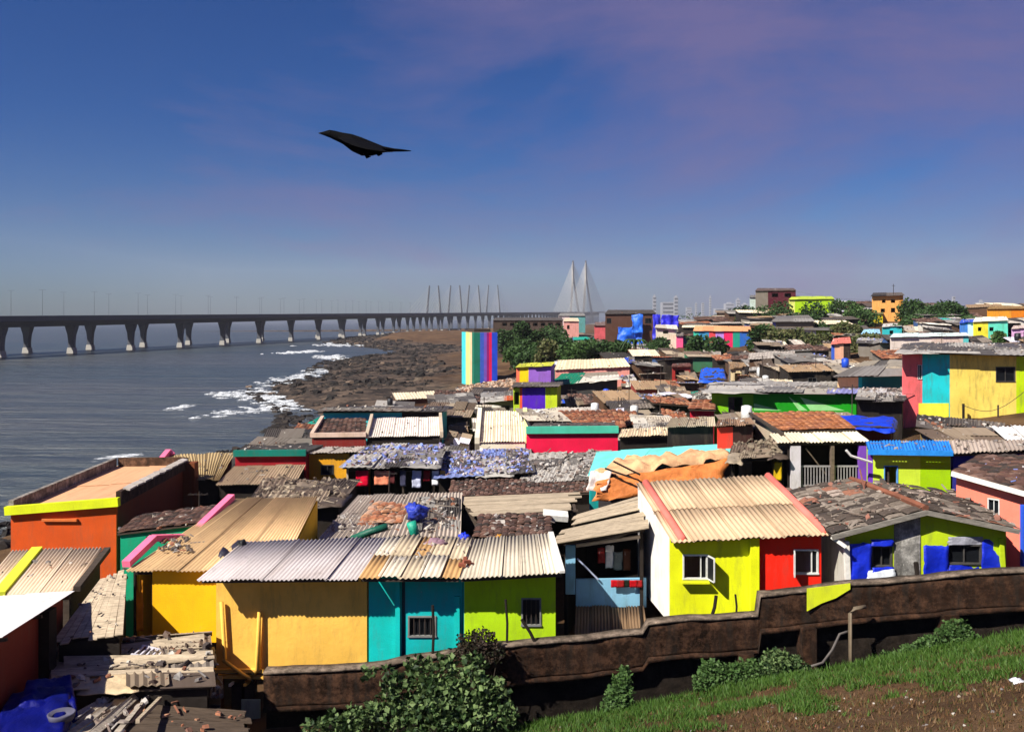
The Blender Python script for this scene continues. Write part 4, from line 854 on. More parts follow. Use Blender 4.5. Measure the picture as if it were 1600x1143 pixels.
for k, (x, w, h, col, lb) in enumerate(((566, 20, 24, c(214, 14, 50), 'crimson'), (597, 24, 22, c(232, 140, 106), 'peach'), (651, 14, 26, c(206, 210, 232), 'white'), (680, 10, 22, c(232, 232, 236), 'small white'), (667, 10, 16, c(140, 20, 30), 'dark red'), (612, 10, 20, c(90, 40, 40), 'brown'), (630, 9, 24, c(60, 60, 80), 'slate'), (692, 8, 18, c(196, 150, 70), 'ochre'))):
    a = P(x, 735, 47.2); ww, hh = w / F * 47.2, h / F * 47.2
    o = drape(None, [a + Vector((-ww / 2, -0.02, -hh)), a + Vector((ww / 2, -0.05, -hh)), a + Vector((ww / 2, 0, 0)), a + Vector((-ww / 2, 0, 0))], tarpm(col, 0.1), 0.08, 6, 8, 'garment', 0, over=0.0, freq=2.5, loc=a); tag(o, lb + ' cloth on the washing line of the open fronted shack', 'laundry')
for x in (543, 630, 688):
    mb = MB(); mb.beam(P(x, 729, 47.3), P(x, 772, 47.3), 0.1, 0.1); mb.build('post', WOOD_L if x == 543 else WOOD_D, hU['r'])
mb = MB(); mb.tube([P(545, 735, 47.2), P(620, 736.5, 47.2), P(696, 734, 47.2)], 0.012, 4); mb.build('washing_line', IRON, hU['r'])
hV = house('blue_rubble_house', 'low house whose roof is buried in blue plastic and grey rubble', Q(46.5, 54, 682, 748, 832, 738, 826, 704, 700, 706), DARK, roof=('junk', 'grey', 8, ((0.2, 0.25, 0.5),), RUB_B, 700, 0.1), cat='shack')
hV2 = house('grey_rubble_house', 'shack with grey stone covered roof in front of the crimson house', Q(45, 51.5, 812, 757, 928, 747, 952, 706, 832, 712), DARK, roof=('junk', 'grey', 8, (), RUB_W, 380, 0.12), cat='shack')
house('brown_tiled_house', 'wide shack roofed in broken dark red tiles and sticks', Q(42, 46, 700, 778, 925, 770, 930, 748, 705, 752), DARK, clut=90, roof=('tile', TILE_D, 0.22), cat='shack')
hGG = house('brown_board_shack', 'shack roofed with curled brown boards behind the golden house', Q(37.5, 44, 392, 785, 530, 790, 560, 752, 415, 752), DARK, roof=('junk', 'brown', 14, (), islands('wood_scraps', ((0.26, 0.2, 0.14), (0.14, 0.1, 0.075), (0.36, 0.29, 0.21))), 220, 0.14), cat='shack')
hFF = house('mixed_roof_shack', 'shack with red tiles dumped on grey corrugated sheets behind the front terrace', Q(32, 40, 500, 842, 720, 842, 722, 772, 560, 776), DARK, clut=90, roof=('sheet', c(172, 158, 144), 6, 2, (6, 2, 0.05)), cat='shack', oh=(0.1, 0.1, 0.1, 0.1))
tq = [P(556, 822, 34), P(628, 822, 34), P(640, 790, 38), P(585, 790, 38)]; tiles(hFF['r'], tq, islands('loose_tile', ((0.42, 0.17, 0.09), (0.52, 0.25, 0.13), (0.34, 0.13, 0.07), (0.5, 0.3, 0.2))), 0.3, 0.3, 0.12, 'loose_tiles')
jq = [P(640, 835, 33), P(716, 835, 33), P(716, 785, 38.5), P(645, 785, 38.5)]; junk(hFF['r'], jq, 'dark', 10, ((0.3, 0.28, 0.25),), RUB, 160, 0.25)
rubble(hFF['r'], [P(500, 835, 32.5), P(560, 835, 32.5), P(600, 800, 37), P(540, 800, 37)], RUB_W, 70, 0.1, 0.35, lift=0.08)
hEE = house('timber_roof_shack', 'shack with blond timber roof over a heap of dark red tiles', Q(35.5, 39.5, 745, 806, 905, 796, 900, 770, 700, 778), WOOD_D, roof=('plank', WOOD_L, 8, 'h'), cat='shack', front=False, oh=(0.3, 0.1, 0.1, 0.1))
house('dark_tiled_shack', 'sagging roof of dark maroon tiles behind the lime house', Q(30.5, 35.4, 738, 842, 862, 838, 862, 803, 748, 806), DARK, clut=60, roof=('tile', TILE_D, 0.24), cat='shack')
a = P(868, 805, 34.6); mb = MB(); mb.box(a, (0.95, 0.5, 0.22), 0, (0.25, 0.1)); tag(mb.build('white_crate', WHITE, None, loc=a), 'flat white crate lying on the roofs beside the maroon tiles', 'crate')
guard(480, 770, 1000, 845, 30)
# P, Q, R : houses along the middle
hR = house('tile_and_parapet_house', 'dark red house with sunken tile roof and white coping near the shore', Q(62, 70.5, 487, 684, 572, 683, 571, 655, 504, 656), c(120, 30, 24), clut=40, roof=('tile', TILE_D, 0.34), oh=(0.02, 0.02, 0.02, 0.02))
q = hR['q']
for a, b in ((q[0], q[1]), (q[3], q[0])):
    mb = MB(); mb.beam(a + Vector((0, 0, 0.2)), b + Vector((0, 0, 0.2)), 0.25, 0.3); mb.build('coping', paint(c(206, 178, 160)), hR['r'])
hR2 = house('cream_sheet_house', 'dark walled house with cream ribbed roof and white parapet ends near the shore', Q(62, 70.5, 573, 683, 690, 681, 688, 652, 581, 654), DARK, clut=20, roof=('sheet', c(220, 208, 196), 6, 1, (6, 2, 0.008)), oh=(0.2, 0.1, 0.1, 0.02))
q = hR2['q']
for a, b in ((q[3], q[0]), (q[2], q[1])):
    mb = MB(); mb.beam(a + Vector((0, 0, 0.2)), b + Vector((0, 0, 0.1)), 0.22, 0.4); mb.build('parapet', paint(c(196, 178, 156)), hR2['r'])
house('cyan_house', 'house with a cyan wall strip and ragged roof closest to the shore rocks', Q(71.5, 79, 502, 644, 692, 643, 700, 635, 520, 636), c(60, 190, 196), secs=[(628, c(60, 190, 196)), (None, c(50, 34, 28))], roof=('junk', 'dark', 9, ((0.2, 0.18, 0.15),), RUB, 80, 0.15), wear=0.15)
hQ = house('cream_house', 'cream plaster house with cream sheet roof left of the crimson wall', Q(56, 67, 748, 691, 822, 690, 818, 643, 752, 643), c(224, 216, 192), clut=24, roof=('sheet', c(226, 210, 182), 3, 2, (6, 2, 0.006)), oh=(0.1, 0.05, 0.1, 0.05), wear=0.1)
q = hQ['q']; mb = MB(); mb.beam(q[0] + Vector((-.1, 0, 0.12)), q[3] + Vector((-.1, 0, 0.12)), 0.3, 0.4); mb.build('parapet', paint(c(230, 222, 200), 0.1), hQ['r'])
mb = MB(); mb.beam(q[1] + Vector((.1, 0, 0.12)), q[2] + Vector((.1, 0, 0.12)), 0.3, 0.4); mb.build('parapet', paint(c(230, 222, 160), 0.1), hQ['r'])
hPc = house('crimson_house', 'crimson walled house with jade parapet in the middle of the village', Q(54, 57, 822, 674, 966, 673, 960, 660, 835, 661), CRIM, clut=40, roof=('slab', concrete((0.15, 0.13, 0.12))), oh=(0.02, 0.02, 0.02, 0.02), wear=0.08)
q = hPc['q']; mb = MB(); mb.beam(q[0] + Vector((0, -0.06, 0.1)), q[1] + Vector((0, -0.06, 0.1)), 0.26, 0.42); mb.build('parapet', paint(c(70, 178, 150), 0.12), hPc['r'])
house('red_tiled_house', 'house with rust red tile roof and white barge board behind the crimson wall', Q(57.5, 66, 906, 672, 978, 669, 972, 641, 872, 643), c(190, 186, 170), clut=40, roof=('tile', TILE_R, 0.3))
house('pale_patched_house', 'house with pale patched roof between the cream house and the red tiles', Q(58, 68, 826, 658, 890, 658, 868, 640, 806, 640), c(40, 40, 60), roof=('junk', 'cream', 7, ((0.62, 0.6, 0.55),), RUB_W, 70, 0.1))
house('cream_strip_house', 'long cream sheet roof right of the jade parapet', Q(52, 56, 966, 683, 1050, 680, 1045, 668, 972, 671), DARK, clut=24, roof=('sheet', c(218, 196, 162), 5, 1, (4, 2, 0.02)))
guard(485, 636, 1050, 712, 53)
# D aqua roof with orange tarpaulin
hDD = house('aqua_roofed_house', 'house with aqua sheet roof half covered by an orange tarpaulin', Q((39.5, 41), (45, 46), 918, 745, 1142, 717, 1216, 691, 932, 708), c(232, 224, 214), roof=('sheet', c(120, 226, 216), 7, 1, (0, 1, 0.05)), oh=(0.25, 0.1, 0.1, 0.1), secs=[(935, c(20, 160, 160)), (None, c(70, 66, 70))])
rD2 = hDD['r']
qd_ = hDD['q']; drape(rD2, [bil(qd_, 0.08, -0.03), bil(qd_, 0.98, -0.03), bil(qd_, 0.80, 0.42), bil(qd_, 0.22, 0.40)], tarpm(c(222, 172, 126), 0.15), 0.3, 30, 14, 'tarp', 0.25, freq=1.5, lift=0.3)
drape(rD2, [P(940, 780, 38.7), P(1120, 760, 39.4), P(1125, 722, 40.2), P(938, 752, 39.0)], tarpm(c(208, 124, 66), 0.15), 0.3, 16, 8, 'tarp', 0.0, freq=1.5, lift=0.05)
drape(rD2, [P(918, 765, 38.9), P(946, 765, 38.9), P(955, 735, 39.4), P(925, 738, 39.4)], tarpm(c(230, 214, 205), 0.15), 0.2, 8, 8, 'tarp', 0.0, freq=1.5)
for p0, p1 in ((( 958, 727), (1000, 748)), ((945, 738), (985, 752))):
    mb = MB(); mb.beam(P(*p0, 39.0) + Vector((0, -.1, .2)), P(*p1, 38.7) + Vector((0, -.1, .2)), 0.07, 0.07); mb.build('pole', DARK, rD2)
hD3 = house('dark_open_shack', 'dark open fronted shack under a thatch of sticks right of the orange tarpaulin', Q(38, 43.5, 1138, 722, 1228, 715, 1222, 690, 1150, 694), DARK, front=False, side=DARK, roof=('junk', 'brown', 10, (), islands('sticks', ((0.25, 0.2, 0.14), (0.12, 0.09, 0.065))), 120, 0.18), cat='shack')
a = P(1216, 722, 38.1); tag(drape(None, [P(1208, 750, 38), P(1221, 750, 38), P(1221, 722, 38.1), P(1210, 722, 38.1)], tarpm(c(196, 160, 20), 0.1), 0.08, 6, 8, 'cloth', 0, over=0, loc=a), 'mustard cloth hanging at the dark open shack', 'laundry')
guard(918, 690, 1228, 760, 37.5)
# ------------------------------------------------------------------ right and far houses
hJ = house('painted_house', 'tall house painted pink, turquoise and yellow with dark windows, tallest in the village', Q(60, 73, 1408, 551, 1625, 556, 1600, 537, 1422, 537), c(238, 214, 92), side=c(236, 110, 112), roof=('junk', 'grey', 12, (), RUB_W, 120, 0.12),
    secs=[(1441, c(240, 108, 112)), (1484, c(30, 200, 206)), (1588, c(240, 212, 100)), (None, c(190, 220, 10))], oh=(0.4, 0.1, 0.1, 0.1), base=5.5, wear=0.45, ops=[(1434, 570, 1445, 592, 'win', FR_W), (1556, 573, 1593, 596, 'win', FR_D), (1508, 653, 1543, 675, 'hole', None), (1563, 653, 1594, 675, 'hole', None)])
mb = MB(); a, b = P(1437, 630, 60.2), P(1484, 632, 60.2); mb.box8([(a.x, 60.33, 5.5), (b.x, 60.33, 5.5), (b.x, 60.39, 5.5), (a.x, 60.39, 5.5)], [(a.x, 60.33, a.z), (b.x, 60.33, a.z), (b.x, 60.39, a.z), (a.x, 60.39, a.z)]); mb.build('painted_band', paint(c(240, 232, 70), 0.15), hJ['r'])
mb = MB(); a = P(1503, 630, 60); mb.beam((a.x, 59.8, 5.5), (a.x, 59.8, a.z), 0.12, 0.12); mb.build('post', DARK, hJ['r'])
mb = MB(); a = P(1557, 632, 60); mb.beam((a.x, 59.8, 5.5), (a.x, 59.8, a.z), 0.08, 0.08); mb.build('post', IRON, hJ['r'])
guard(1405, 537, 1600, 668, 59)
house('dark_patched_house', 'house with dark tattered board roof at the foot of the tall painted house', Q(43, 49.5, 1436, 672, 1640, 705, 1640, 676, 1438, 653), c(130, 110, 70), roof=('junk', 'dark', 14, ((0.2, 0.17, 0.14),), RUB, 160, 0.2), base=5.5)
hK = house('blue_tarp_shack', 'small shack under a taut bright blue tarpaulin beside the orange tiles', Q(46, 52, 1312, 664, 1394, 667, 1398, 652, 1306, 649), c(90, 20, 18), roof=('tarp', tarpm(c(10, 60, 210)), 0.12, 14, 10, 'tarp', 0.3), cat='shack', base=6)
hM = house('long_green_house', 'long green house with pale painted-in sun patches and dark doorway', Q(62, 73, 1110, 613, 1340, 615, 1348, 598, 1120, 598), c(20, 150, 20), roof=('junk', 'grey', 12, ((0.25, 0.25, 0.5), (0.4, 0.36, 0.3)), RUB_W, 120, 0.12), secs=[(1137, c(130, 200, 20)), (1177, c(110, 190, 20)), (None, c(20, 152, 22))], ops=[(1138, 620, 1160, 660, 'door', FR_D)], oh=(0.2, 0.1, 0.1, 0.1), base=5.0, wear=0.12)
A_, B_ = hM['FL'], hM['FR']
for tri in (((1232, 619), (1262, 641), (1248, 641)), ((1250, 620), (1320, 641), (1266, 641)), ((1178, 630), (1222, 641), (1178, 641))):  # patches of sunlight on the wall, put in as paler painted panels
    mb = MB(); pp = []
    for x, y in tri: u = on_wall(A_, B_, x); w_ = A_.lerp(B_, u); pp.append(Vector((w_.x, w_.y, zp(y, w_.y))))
    ins = Vector((0, 0.006, 0)); out = Vector((0, -0.006, 0)); mb.add([p + out for p in pp] + [p + ins for p in pp], [(0, 2, 1), (3, 4, 5), (0, 1, 4, 3), (1, 2, 5, 4), (2, 0, 3, 5)]); mb.build('sun_patch', paint(c(150, 215, 140), 0.1), hM['r'])
guard(1108, 597, 1342, 640, 61)
hO = house('teal_house', 'teal house with peach end wall under a grey board roof beside the pink tall wall', Q(66, 78, 1306, 589, 1412, 586, 1420, 562, 1352, 566), c(0, 130, 130), secs=[(1341, c(244, 196, 140)), (1347, c(30, 180, 180)), (None, c(0, 128, 128))], roof=('junk', 'grey', 6, ((0.34, 0.29, 0.22),), None, 0, 0.08), oh=(0.4, 0.1, 0.1, 0.1), wear=0.12, base=5)
guard(1306, 562, 1412, 606, 65)
house('tin_shack', 'shack with crumpled silver tin roof below the teal wall', Q(56, 64, 1338, 626, 1412, 628, 1414, 609, 1345, 608), c(40, 34, 30), roof=('junk', 'grey', 9, ((0.5, 0.5, 0.5),), RUB_W, 120, 0.14), cat='shack', base=5)
# striped tower
rT = thing('striped_tower', 'square tower painted in vertical cyan, green, purple, magenta and blue stripes', 'tower', (*P(750, 600, 165)[:2], 2.0))
D_ = 163; zt = zp(519, D_); mb = MB(); cor = P(741, 519, 162); rgt = P(777, 519, 162.6); lft = P(722, 519, 170)
far_ = lft + rgt - cor
mb.box8([Vector((p.x, p.y, 1.5)) for p in (cor, rgt, far_, lft)], [Vector((p.x, p.y, zt)) for p in (cor, rgt, far_, lft)]); mb.build('core', paint(c(150, 140, 130)), rT)
def stripes(a, b, cols):
    t0 = 0; d = b - a; n_ = Vector((d.y, -d.x, 0)).normalized()
    if n_.y > 0: n_ = -n_
    for f, col in cols:
        p, q_ = a + d * t0, a + d * f; t0 = f; mb = MB()
        mb.box8([Vector((p.x, p.y, 1.5)) + n_ * 0.06, Vector((q_.x, q_.y, 1.5)) + n_ * 0.06, Vector((q_.x, q_.y, 1.5)) + n_ * 0.002, Vector((p.x, p.y, 1.5)) + n_ * 0.002], [Vector((p.x, p.y, zt)) + n_ * 0.06, Vector((q_.x, q_.y, zt)) + n_ * 0.06, Vector((q_.x, q_.y, zt)) + n_ * 0.002, Vector((p.x, p.y, zt)) + n_ * 0.002])
        mb.build('stripe', paint(col, 0.08), rT)
stripes(cor, rgt, [(0.25, c(20, 110, 90)), (0.42, c(60, 90, 190)), (0.54, c(120, 80, 180)), (0.64, c(140, 20, 110)), (0.76, c(220, 20, 80)), (1, c(30, 70, 200))])
stripes(lft, cor, [(0.34, c(70, 200, 210)), (0.64, c(220, 230, 130)), (0.84, c(240, 190, 150)), (1, c(20, 110, 90))])
mb = MB(); mb.box(((cor.x + far_.x) / 2, (cor.y + far_.y) / 2, zt + 0.3), (3.2, 3.2, 0.6), 0.4); mb.build('roof_hatch', WOOD_D, rT)
guard(718, 515, 780, 600, 158)
HOUSES.append(((cor.x + far_.x) / 2, 165, 9, 10, 718, 515, 780, 600, 158))
# named far houses: (name,label,quad,D0,D1,walls,roof...)
def fh(name, label, D0, D1, qd, secs, roof, ops=(), base=None, **kw):
    gh = kw.pop('gh', 12); h = house(name, label, Q(D0, D1, *qd), secs[-1][1], secs=secs if len(secs) > 1 else None, roof=roof, ops=ops, oh=kw.pop('oh', (0.3, 0.1, 0.1, 0.1)), base=base, wear=0.4, frame=False, clut=kw.pop('clut', 24), **kw)
    xs = qd[0], qd[2]; guard(min(xs), min(qd[1::2]), max(xs), max(qd[1], qd[3]) + gh, D0 - 1); return h
fh('cream_long_house', 'long house with cream roof and pink end wall below the trees', 118, 132, (866, 578, 985, 573, 975, 560, 872, 563), [(None, c(226, 150, 140))], ('sheet', c(228, 206, 170), 6, 1, (4, 2, 0.02)))
fh('tarped_long_house', 'long low roof under green and blue tarpaulins in mid village', 103, 113, (858, 603, 966, 592, 962, 581, 880, 585), [(None, c(60, 60, 60))], ('junk', 'cream', 6, (c(20, 120, 90), c(20, 60, 190), c(200, 200, 210)), None, 0, 0.1))
fh('purple_house', 'small vivid purple house with lime side strips', 79, 87, (800, 605, 872, 604, 878, 597, 808, 598), [(812, c(190, 220, 40)), (816, c(240, 90, 60)), (852, c(84, 30, 190)), (None, c(200, 220, 40))], ('junk', 'dark', 6, (), None, 0, 0.08), ((803, 612, 811, 632, 'hole', None),))
fh('lilac_house', 'little lilac house with a yellow end wall and coral pilaster', 96, 106, (805, 574, 862, 572, 868, 566, 812, 568), [(812, c(240, 120, 90)), (826, c(244, 208, 10)), (None, c(150, 100, 200))], ('sheet', c(190, 190, 60), 4, 1, (0, 1, 0.02)))
fh('red_hut', 'small brick red hut with a dark doorway among grey roofs', 112, 119, (1049, 572, 1080, 571, 1078, 567, 1051, 568), [(None, c(160, 40, 36))], ('slab', concrete((0.25, 0.1, 0.08))), ((1055, 578, 1070, 592, 'hole', None),))
fh('blue_tarp_house', 'shack with bright blue tarpaulin over its front in mid village', 108, 116, (1094, 592, 1136, 594, 1130, 574, 1098, 574), [(None, c(60, 60, 66))], ('tarp', tarpm(c(30, 90, 214)), 0.15, 12, 8, 'tarp', 0.3))
fh('red_walled_house', 'house with bright red wall and ribbed roof left of the orange tiles', 44, 49, (1118, 667, 1180, 664, 1172, 655, 1122, 657), [(1145, c(226, 56, 40)), (None, c(60, 30, 26))], ('sheet', c(150, 120, 96), 4, 1, (5, 2, 0.03)))
fh('ribbed_dark_house', 'dark fronted house with pale ribbed roof left of the red wall', 46, 52, (1040, 668, 1118, 666, 1116, 652, 1050, 654), [(None, c(36, 30, 28))], ('sheet', c(200, 186, 160), 5, 1, (6, 2, 0.02)))
fh('maroon_tile_house', 'house with maroon tiles over a red wall beside the long green house', 58, 66, (1076, 640, 1118, 641, 1118, 626, 1084, 626), [(None, c(200, 24, 50))], ('tile', TILE_R, 0.34))
# row at the foot of the trees
fh('many_coloured_house', 'terrace wall painted teal, red, lilac, pink and blue at the foot of the hill', 168, 182, (1083, 517, 1174, 518, 1172, 510, 1086, 509), [(1092, c(60, 200, 170)), (1108, c(50, 140, 190)), (1118, c(220, 70, 80)), (1131, c(190, 140, 230)), (1145, c(236, 30, 100)), (1156, c(30, 150, 130)), (None, c(40, 100, 190))], ('sheet', c(230, 160, 110), 6, 1, (0, 1, 0.02)), gh=32)
rBT = fh('blue_sheeted_building', 'brown building draped in bright blue tarpaulins above the trees', 190, 204, (945, 490, 1025, 489, 1020, 484, 950, 484), [(None, c(86, 56, 44))], ('slab', concrete((0.12, 0.1, 0.09))), ((948, 497, 955, 505, 'win', FR_D), (1008, 497, 1018, 505, 'win', FR_D)), gh=50)['r']
for (x0, y0, x1, y1, col) in ((966, 512, 1003, 538, c(30, 100, 220)), (988, 492, 1004, 520, c(40, 110, 226)), (1020, 492, 1032, 530, c(40, 40, 190)), (1034, 493, 1060, 512, c(34, 30, 190))):
    drape(rBT, [P(x0, y1, 188), P(x1, y1, 188.4), P(x1, y0, 189), P(x0, y0, 189)], tarpm(col), 0.8, 14, 10, 'tarp', 0, freq=0.5, over=0.02)
fh('white_ruin', 'pale weathered house with small dark windows under blue sheeting', 184, 193, (1024, 512, 1058, 514, 1055, 505, 1028, 504), [(None, c(214, 206, 184))], ('junk', 'cream', 4, (), None, 0, 0.2), ((1030, 527, 1036, 535, 'hole', None), (1041, 530, 1048, 538, 'hole', None), (1036, 516, 1044, 521, 'hole', None)), gh=34)
fh('pink_strip_house', 'narrow pink house beside the pale weathered house', 180, 188, (1056, 524, 1068, 524, 1068, 519, 1057, 519), [(None, c(240, 90, 140))], ('slab', concrete((0.3, 0.25, 0.22))), gh=22)
fh('dark_long_building', 'long dark building with a row of square openings behind the trees', 260, 275, (770, 500, 880, 500, 878, 496, 774, 496), [(None, c(70, 56, 48))], ('slab', concrete((0.15, 0.13, 0.12))), tuple((785 + 12 * k, 504, 792 + 12 * k, 509, 'hole', None) for k in range(8)), gh=14)
fh('pink_terrace_house', 'pinkish house cluster at the end of the dark long building', 250, 262, (880, 502, 905, 502, 903, 497, 883, 497), [(None, c(214, 150, 140))], ('sheet', c(220, 190, 160), 3, 1, (0, 1, 0.02)), ((886, 508, 890, 514, 'hole', None),), gh=18)
fh('white_gabled_house', 'white flat house with teal roof edge near the far bridge deck', 300, 315, (872, 493, 915, 493, 912, 489, 876, 489), [(890, c(220, 200, 200)), (None, c(90, 150, 150))], ('slab', concrete((0.4, 0.38, 0.36))), gh=12)
fh('red_small_house', 'small faded red house left of the blue sheeted building', 215, 224, (928, 508, 948, 508, 946, 503, 930, 503), [(None, c(206, 90, 96))], ('slab', concrete((0.3, 0.2, 0.18))), gh=18)
# hill houses on the right
fh('maroon_topped_house', 'grey two storey house with maroon top floor on the hill crest', 232, 246, (1180, 454, 1244, 453, 1240, 450, 1184, 450), [(1200, c(130, 120, 110)), (None, c(84, 22, 40))], ('slab', concrete((0.2, 0.14, 0.13))), ((1206, 458, 1216, 464, 'hole', None), (1226, 458, 1236, 464, 'hole', None)), gh=25)
fh('white_tower_house', 'slim pale green house at the left of the maroon topped house', 236, 244, (1171, 464, 1184, 464, 1183, 461, 1172, 461), [(None, c(196, 214, 206))], ('slab', concrete((0.3, 0.3, 0.3))), gh=15)
fh('lime_hill_house', 'bright lime hill house half hidden by trees beside the maroon top floor', 220, 236, (1232, 468, 1304, 467, 1300, 463, 1238, 463), [(1242, c(226, 232, 120)), (None, c(170, 214, 20))], ('sheet', c(180, 200, 60), 5, 1, (0, 1, 0.02)), gh=20)
hOr = fh('orange_hill_house', 'orange two storey house with dark eaves and rooftop mast on the hill', 200, 214, (1362, 463, 1412, 461, 1408, 457, 1366, 458), [(1406, c(244, 176, 96)), (None, c(220, 150, 60))], ('junk', 'dark', 4, (), None, 0, 0.1), ((1376, 482, 1383, 488, 'hole', None), (1392, 481, 1399, 488, 'hole', None), (1378, 468, 1384, 473, 'hole', None), (1392, 468, 1399, 473, 'hole', None)), gh=48)
mb = MB(); a = P(1396, 460, 206); mb.beam(a, a + Vector((0, 0, 2.4)), 0.1); mb.beam(a + Vector((-.4, 0, 2)), a + Vector((.4, 0, 2)), 0.06); mb.build('mast', IRON, hOr['r'])
fh('yellow_lower_house', 'mustard yellow house wall below the orange hill house', 196, 203, (1359, 490, 1380, 490, 1380, 487, 1362, 487), [(None, c(214, 196, 30))], ('slab', concrete((0.3, 0.28, 0.1))), gh=24)
fh('purple_hill_house', 'small violet blue house beside the orange hill house', 205, 214, (1408, 473, 1424, 473, 1424, 470, 1410, 470), [(None, c(70, 60, 170))], ('slab', concrete((0.2, 0.2, 0.3))), gh=20)
fh('cyan_hill_house', 'small cyan house below the orange hill house', 170, 178, (1378, 511, 1410, 509, 1408, 505, 1380, 506), [(None, c(50, 190, 200))], ('sheet', c(200, 196, 190), 3, 1, (0, 1, 0.02)), ((1390, 516, 1396, 522, 'hole', None),), gh=16)
fh('white_walled_house', 'long white walled house with red lettering-like smears under grey roofs', 100, 112, (1390, 527, 1515, 525, 1510, 520, 1396, 521), [(1455, c(222, 206, 196)), (1505, c(214, 190, 180)), (None, c(90, 190, 190))], ('sheet', c(206, 220, 216), 6, 1, (0, 1, 0.02)), gh=18)
fh('blue_white_house', 'blue and white house beside a yellow gable on the right slope', 125, 135, (1499, 505, 1524, 503, 1522, 499, 1502, 500), [(1512, c(70, 130, 220)), (None, c(206, 216, 236))], ('sheet', c(40, 80, 190), 3, 1, (0, 1, 0.02)), gh=22)
fh('yellow_teal_house', 'yellow and mint gable house on the right slope', 122, 134, (1520, 503, 1576, 501, 1572, 495, 1524, 496), [(1544, c(240, 228, 60)), (None, c(100, 220, 190))], ('sheet', c(226, 222, 200), 4, 1, (0, 1, 0.02)), ((1528, 511, 1534, 517, 'hole', None), (1546, 511, 1553, 517, 'hole', None)), gh=22)
fh('orange_terrace', 'long orange terrace house on the skyline at the right', 180, 190, (1542, 482, 1620, 481, 1616, 478, 1548, 478), [(1580, c(240, 160, 40)), (None, c(226, 130, 20))], ('slab', concrete((0.5, 0.3, 0.12))), gh=16)
fh('lilac_hill_house', 'pale lilac house below the orange terrace', 118, 126, (1580, 514, 1615, 512, 1612, 508, 1584, 509), [(None, c(230, 180, 230))], ('sheet', c(200, 180, 170), 3, 1, (4, 2, 0.02)), ((1590, 520, 1595, 526, 'hole', None),), gh=18)
fh('grey_gable_house', 'house with wide grey gable roof under the trees on the hill', 165, 176, (1206, 503, 1272, 502, 1262, 493, 1218, 494), [(1212, c(110, 100, 200)), (None, c(120, 104, 90))], ('junk', 'grey', 4, (), None, 0, 0.1), gh=8)
fh('white_hill_wall', 'white house wall with small green end below the grey gable roof', 160, 168, (1215, 514, 1298, 516, 1296, 511, 1218, 510), [(1275, c(226, 222, 216)), (None, c(150, 180, 20))], ('junk', 'grey', 4, (), None, 0, 0.1), ((1280, 520, 1284, 525, 'hole', None),), gh=18)
fh('peach_gate_house', 'small peach house with steep red roof and blue drum side', 118, 126, (1298, 538, 1330, 536, 1328, 527, 1302, 529), [(1304, c(60, 100, 210)), (1318, c(226, 170, 140)), (None, c(50, 36, 30))], ('sheet', c(206, 110, 96), 3, 1, (0, 1, 0.02)), gh=24)
fh('cyan_roof_house', 'small house with pale cyan roof above the peach house', 150, 158, (1345, 522, 1376, 521, 1374, 514, 1350, 515), [(None, c(120, 140, 150))], ('sheet', c(150, 196, 220), 3, 1, (0, 1, 0.02)), gh=6)
# ------------------------------------------------------------------ the packed shacks between them
LAND = [(h_['r'] if isinstance(h_, dict) else h_) for h_ in ()]
marks = [('the long green house', 18, 66), ('the crimson wall', 4, 55), ('the striped tower', -6, 164), ('the tall painted house', 30, 64), ('the orange tiles', 16, 45), ('the cream long roof', 11, 124), ('the terrace wall', 39, 172), ('the red hut', 21, 115), ('the purple house', 2, 82), ('the teal wall', 25, 70), ('the blue tarpaulin shack', 19, 110), ('the dark trees', 14, 190), ('the red and teal parapet', -13, 52), ('the cream house', 0, 62)]
WALLC = [('grey', c(120, 112, 104)), ('brown', c(84, 60, 44)), ('dark', c(40, 34, 30)), ('white', c(206, 200, 190)), ('cream', c(200, 180, 140)), ('blue', c(60, 90, 140)), ('red', c(140, 56, 44)), ('green', c(60, 116, 84)), ('pink', c(190, 124, 124)), ('purple', c(96, 78, 136))]
WW = [18, 20, 34, 6, 6, 3, 3, 2, 2, 2]
ROOFS = [('patched brown', 'junk', 'brown', None), ('patched grey', 'junk', 'grey', None), ('patched pale', 'junk', 'cream', None), ('tattered dark', 'junk', 'dark', None), ('rubble covered grey', 'junk', 'grey', RUB_W), ('blue littered', 'junk', 'grey', RUB_B), ('red tiled', 'tile', TILE_R, None), ('dark tiled', 'tile', TILE_D, None), ('grey ribbed', 'sheet', c(168, 158, 148), None), ('cream ribbed', 'sheet', c(222, 206, 176), None), ('brown ribbed', 'sheet', c(150, 124, 96), None), ('white sheet', 'sheet', c(232, 228, 222), None)]
RW = [18, 12, 6, 12, 9, 6, 7, 12, 6, 4, 8, 3]
HC = list(HOUSES); FILL = []; nfill = 0; seen = {}
def blocked(x, y, w, d, z):
    for (hx, hy, hw, hd, *_r) in HC:
        if abs(x - hx) < (w + hw) / 2 - 0.2 and abs(y - hy) < (d + hd) / 2 - 0.2: return True
    bx = [pix((x + sx * w / 2, y + sy * d / 2, z + dz_)) for sx in (-1, 1) for sy in (-1, 1) for dz_ in (0, 0.5)]
    x0, x1 = min(p[0] for p in bx), max(p[0] for p in bx); y0 = min(p[1] for p in bx); y1 = 1200
    for (gx0, gy0, gx1, gy1, gd) in GUARD:
        if y < gd and x0 < gx1 - 1 and x1 > gx0 + 1 and y0 < gy1 - 1: return True
    return False
SKYL = []      # (x0, x1, top, D) of what already stands, so that shacks nobody could see are left out
for h_ in HOUSES: SKYL.append((h_[4], h_[6], 0.4 * h_[5] + 0.6 * h_[7], h_[8]))
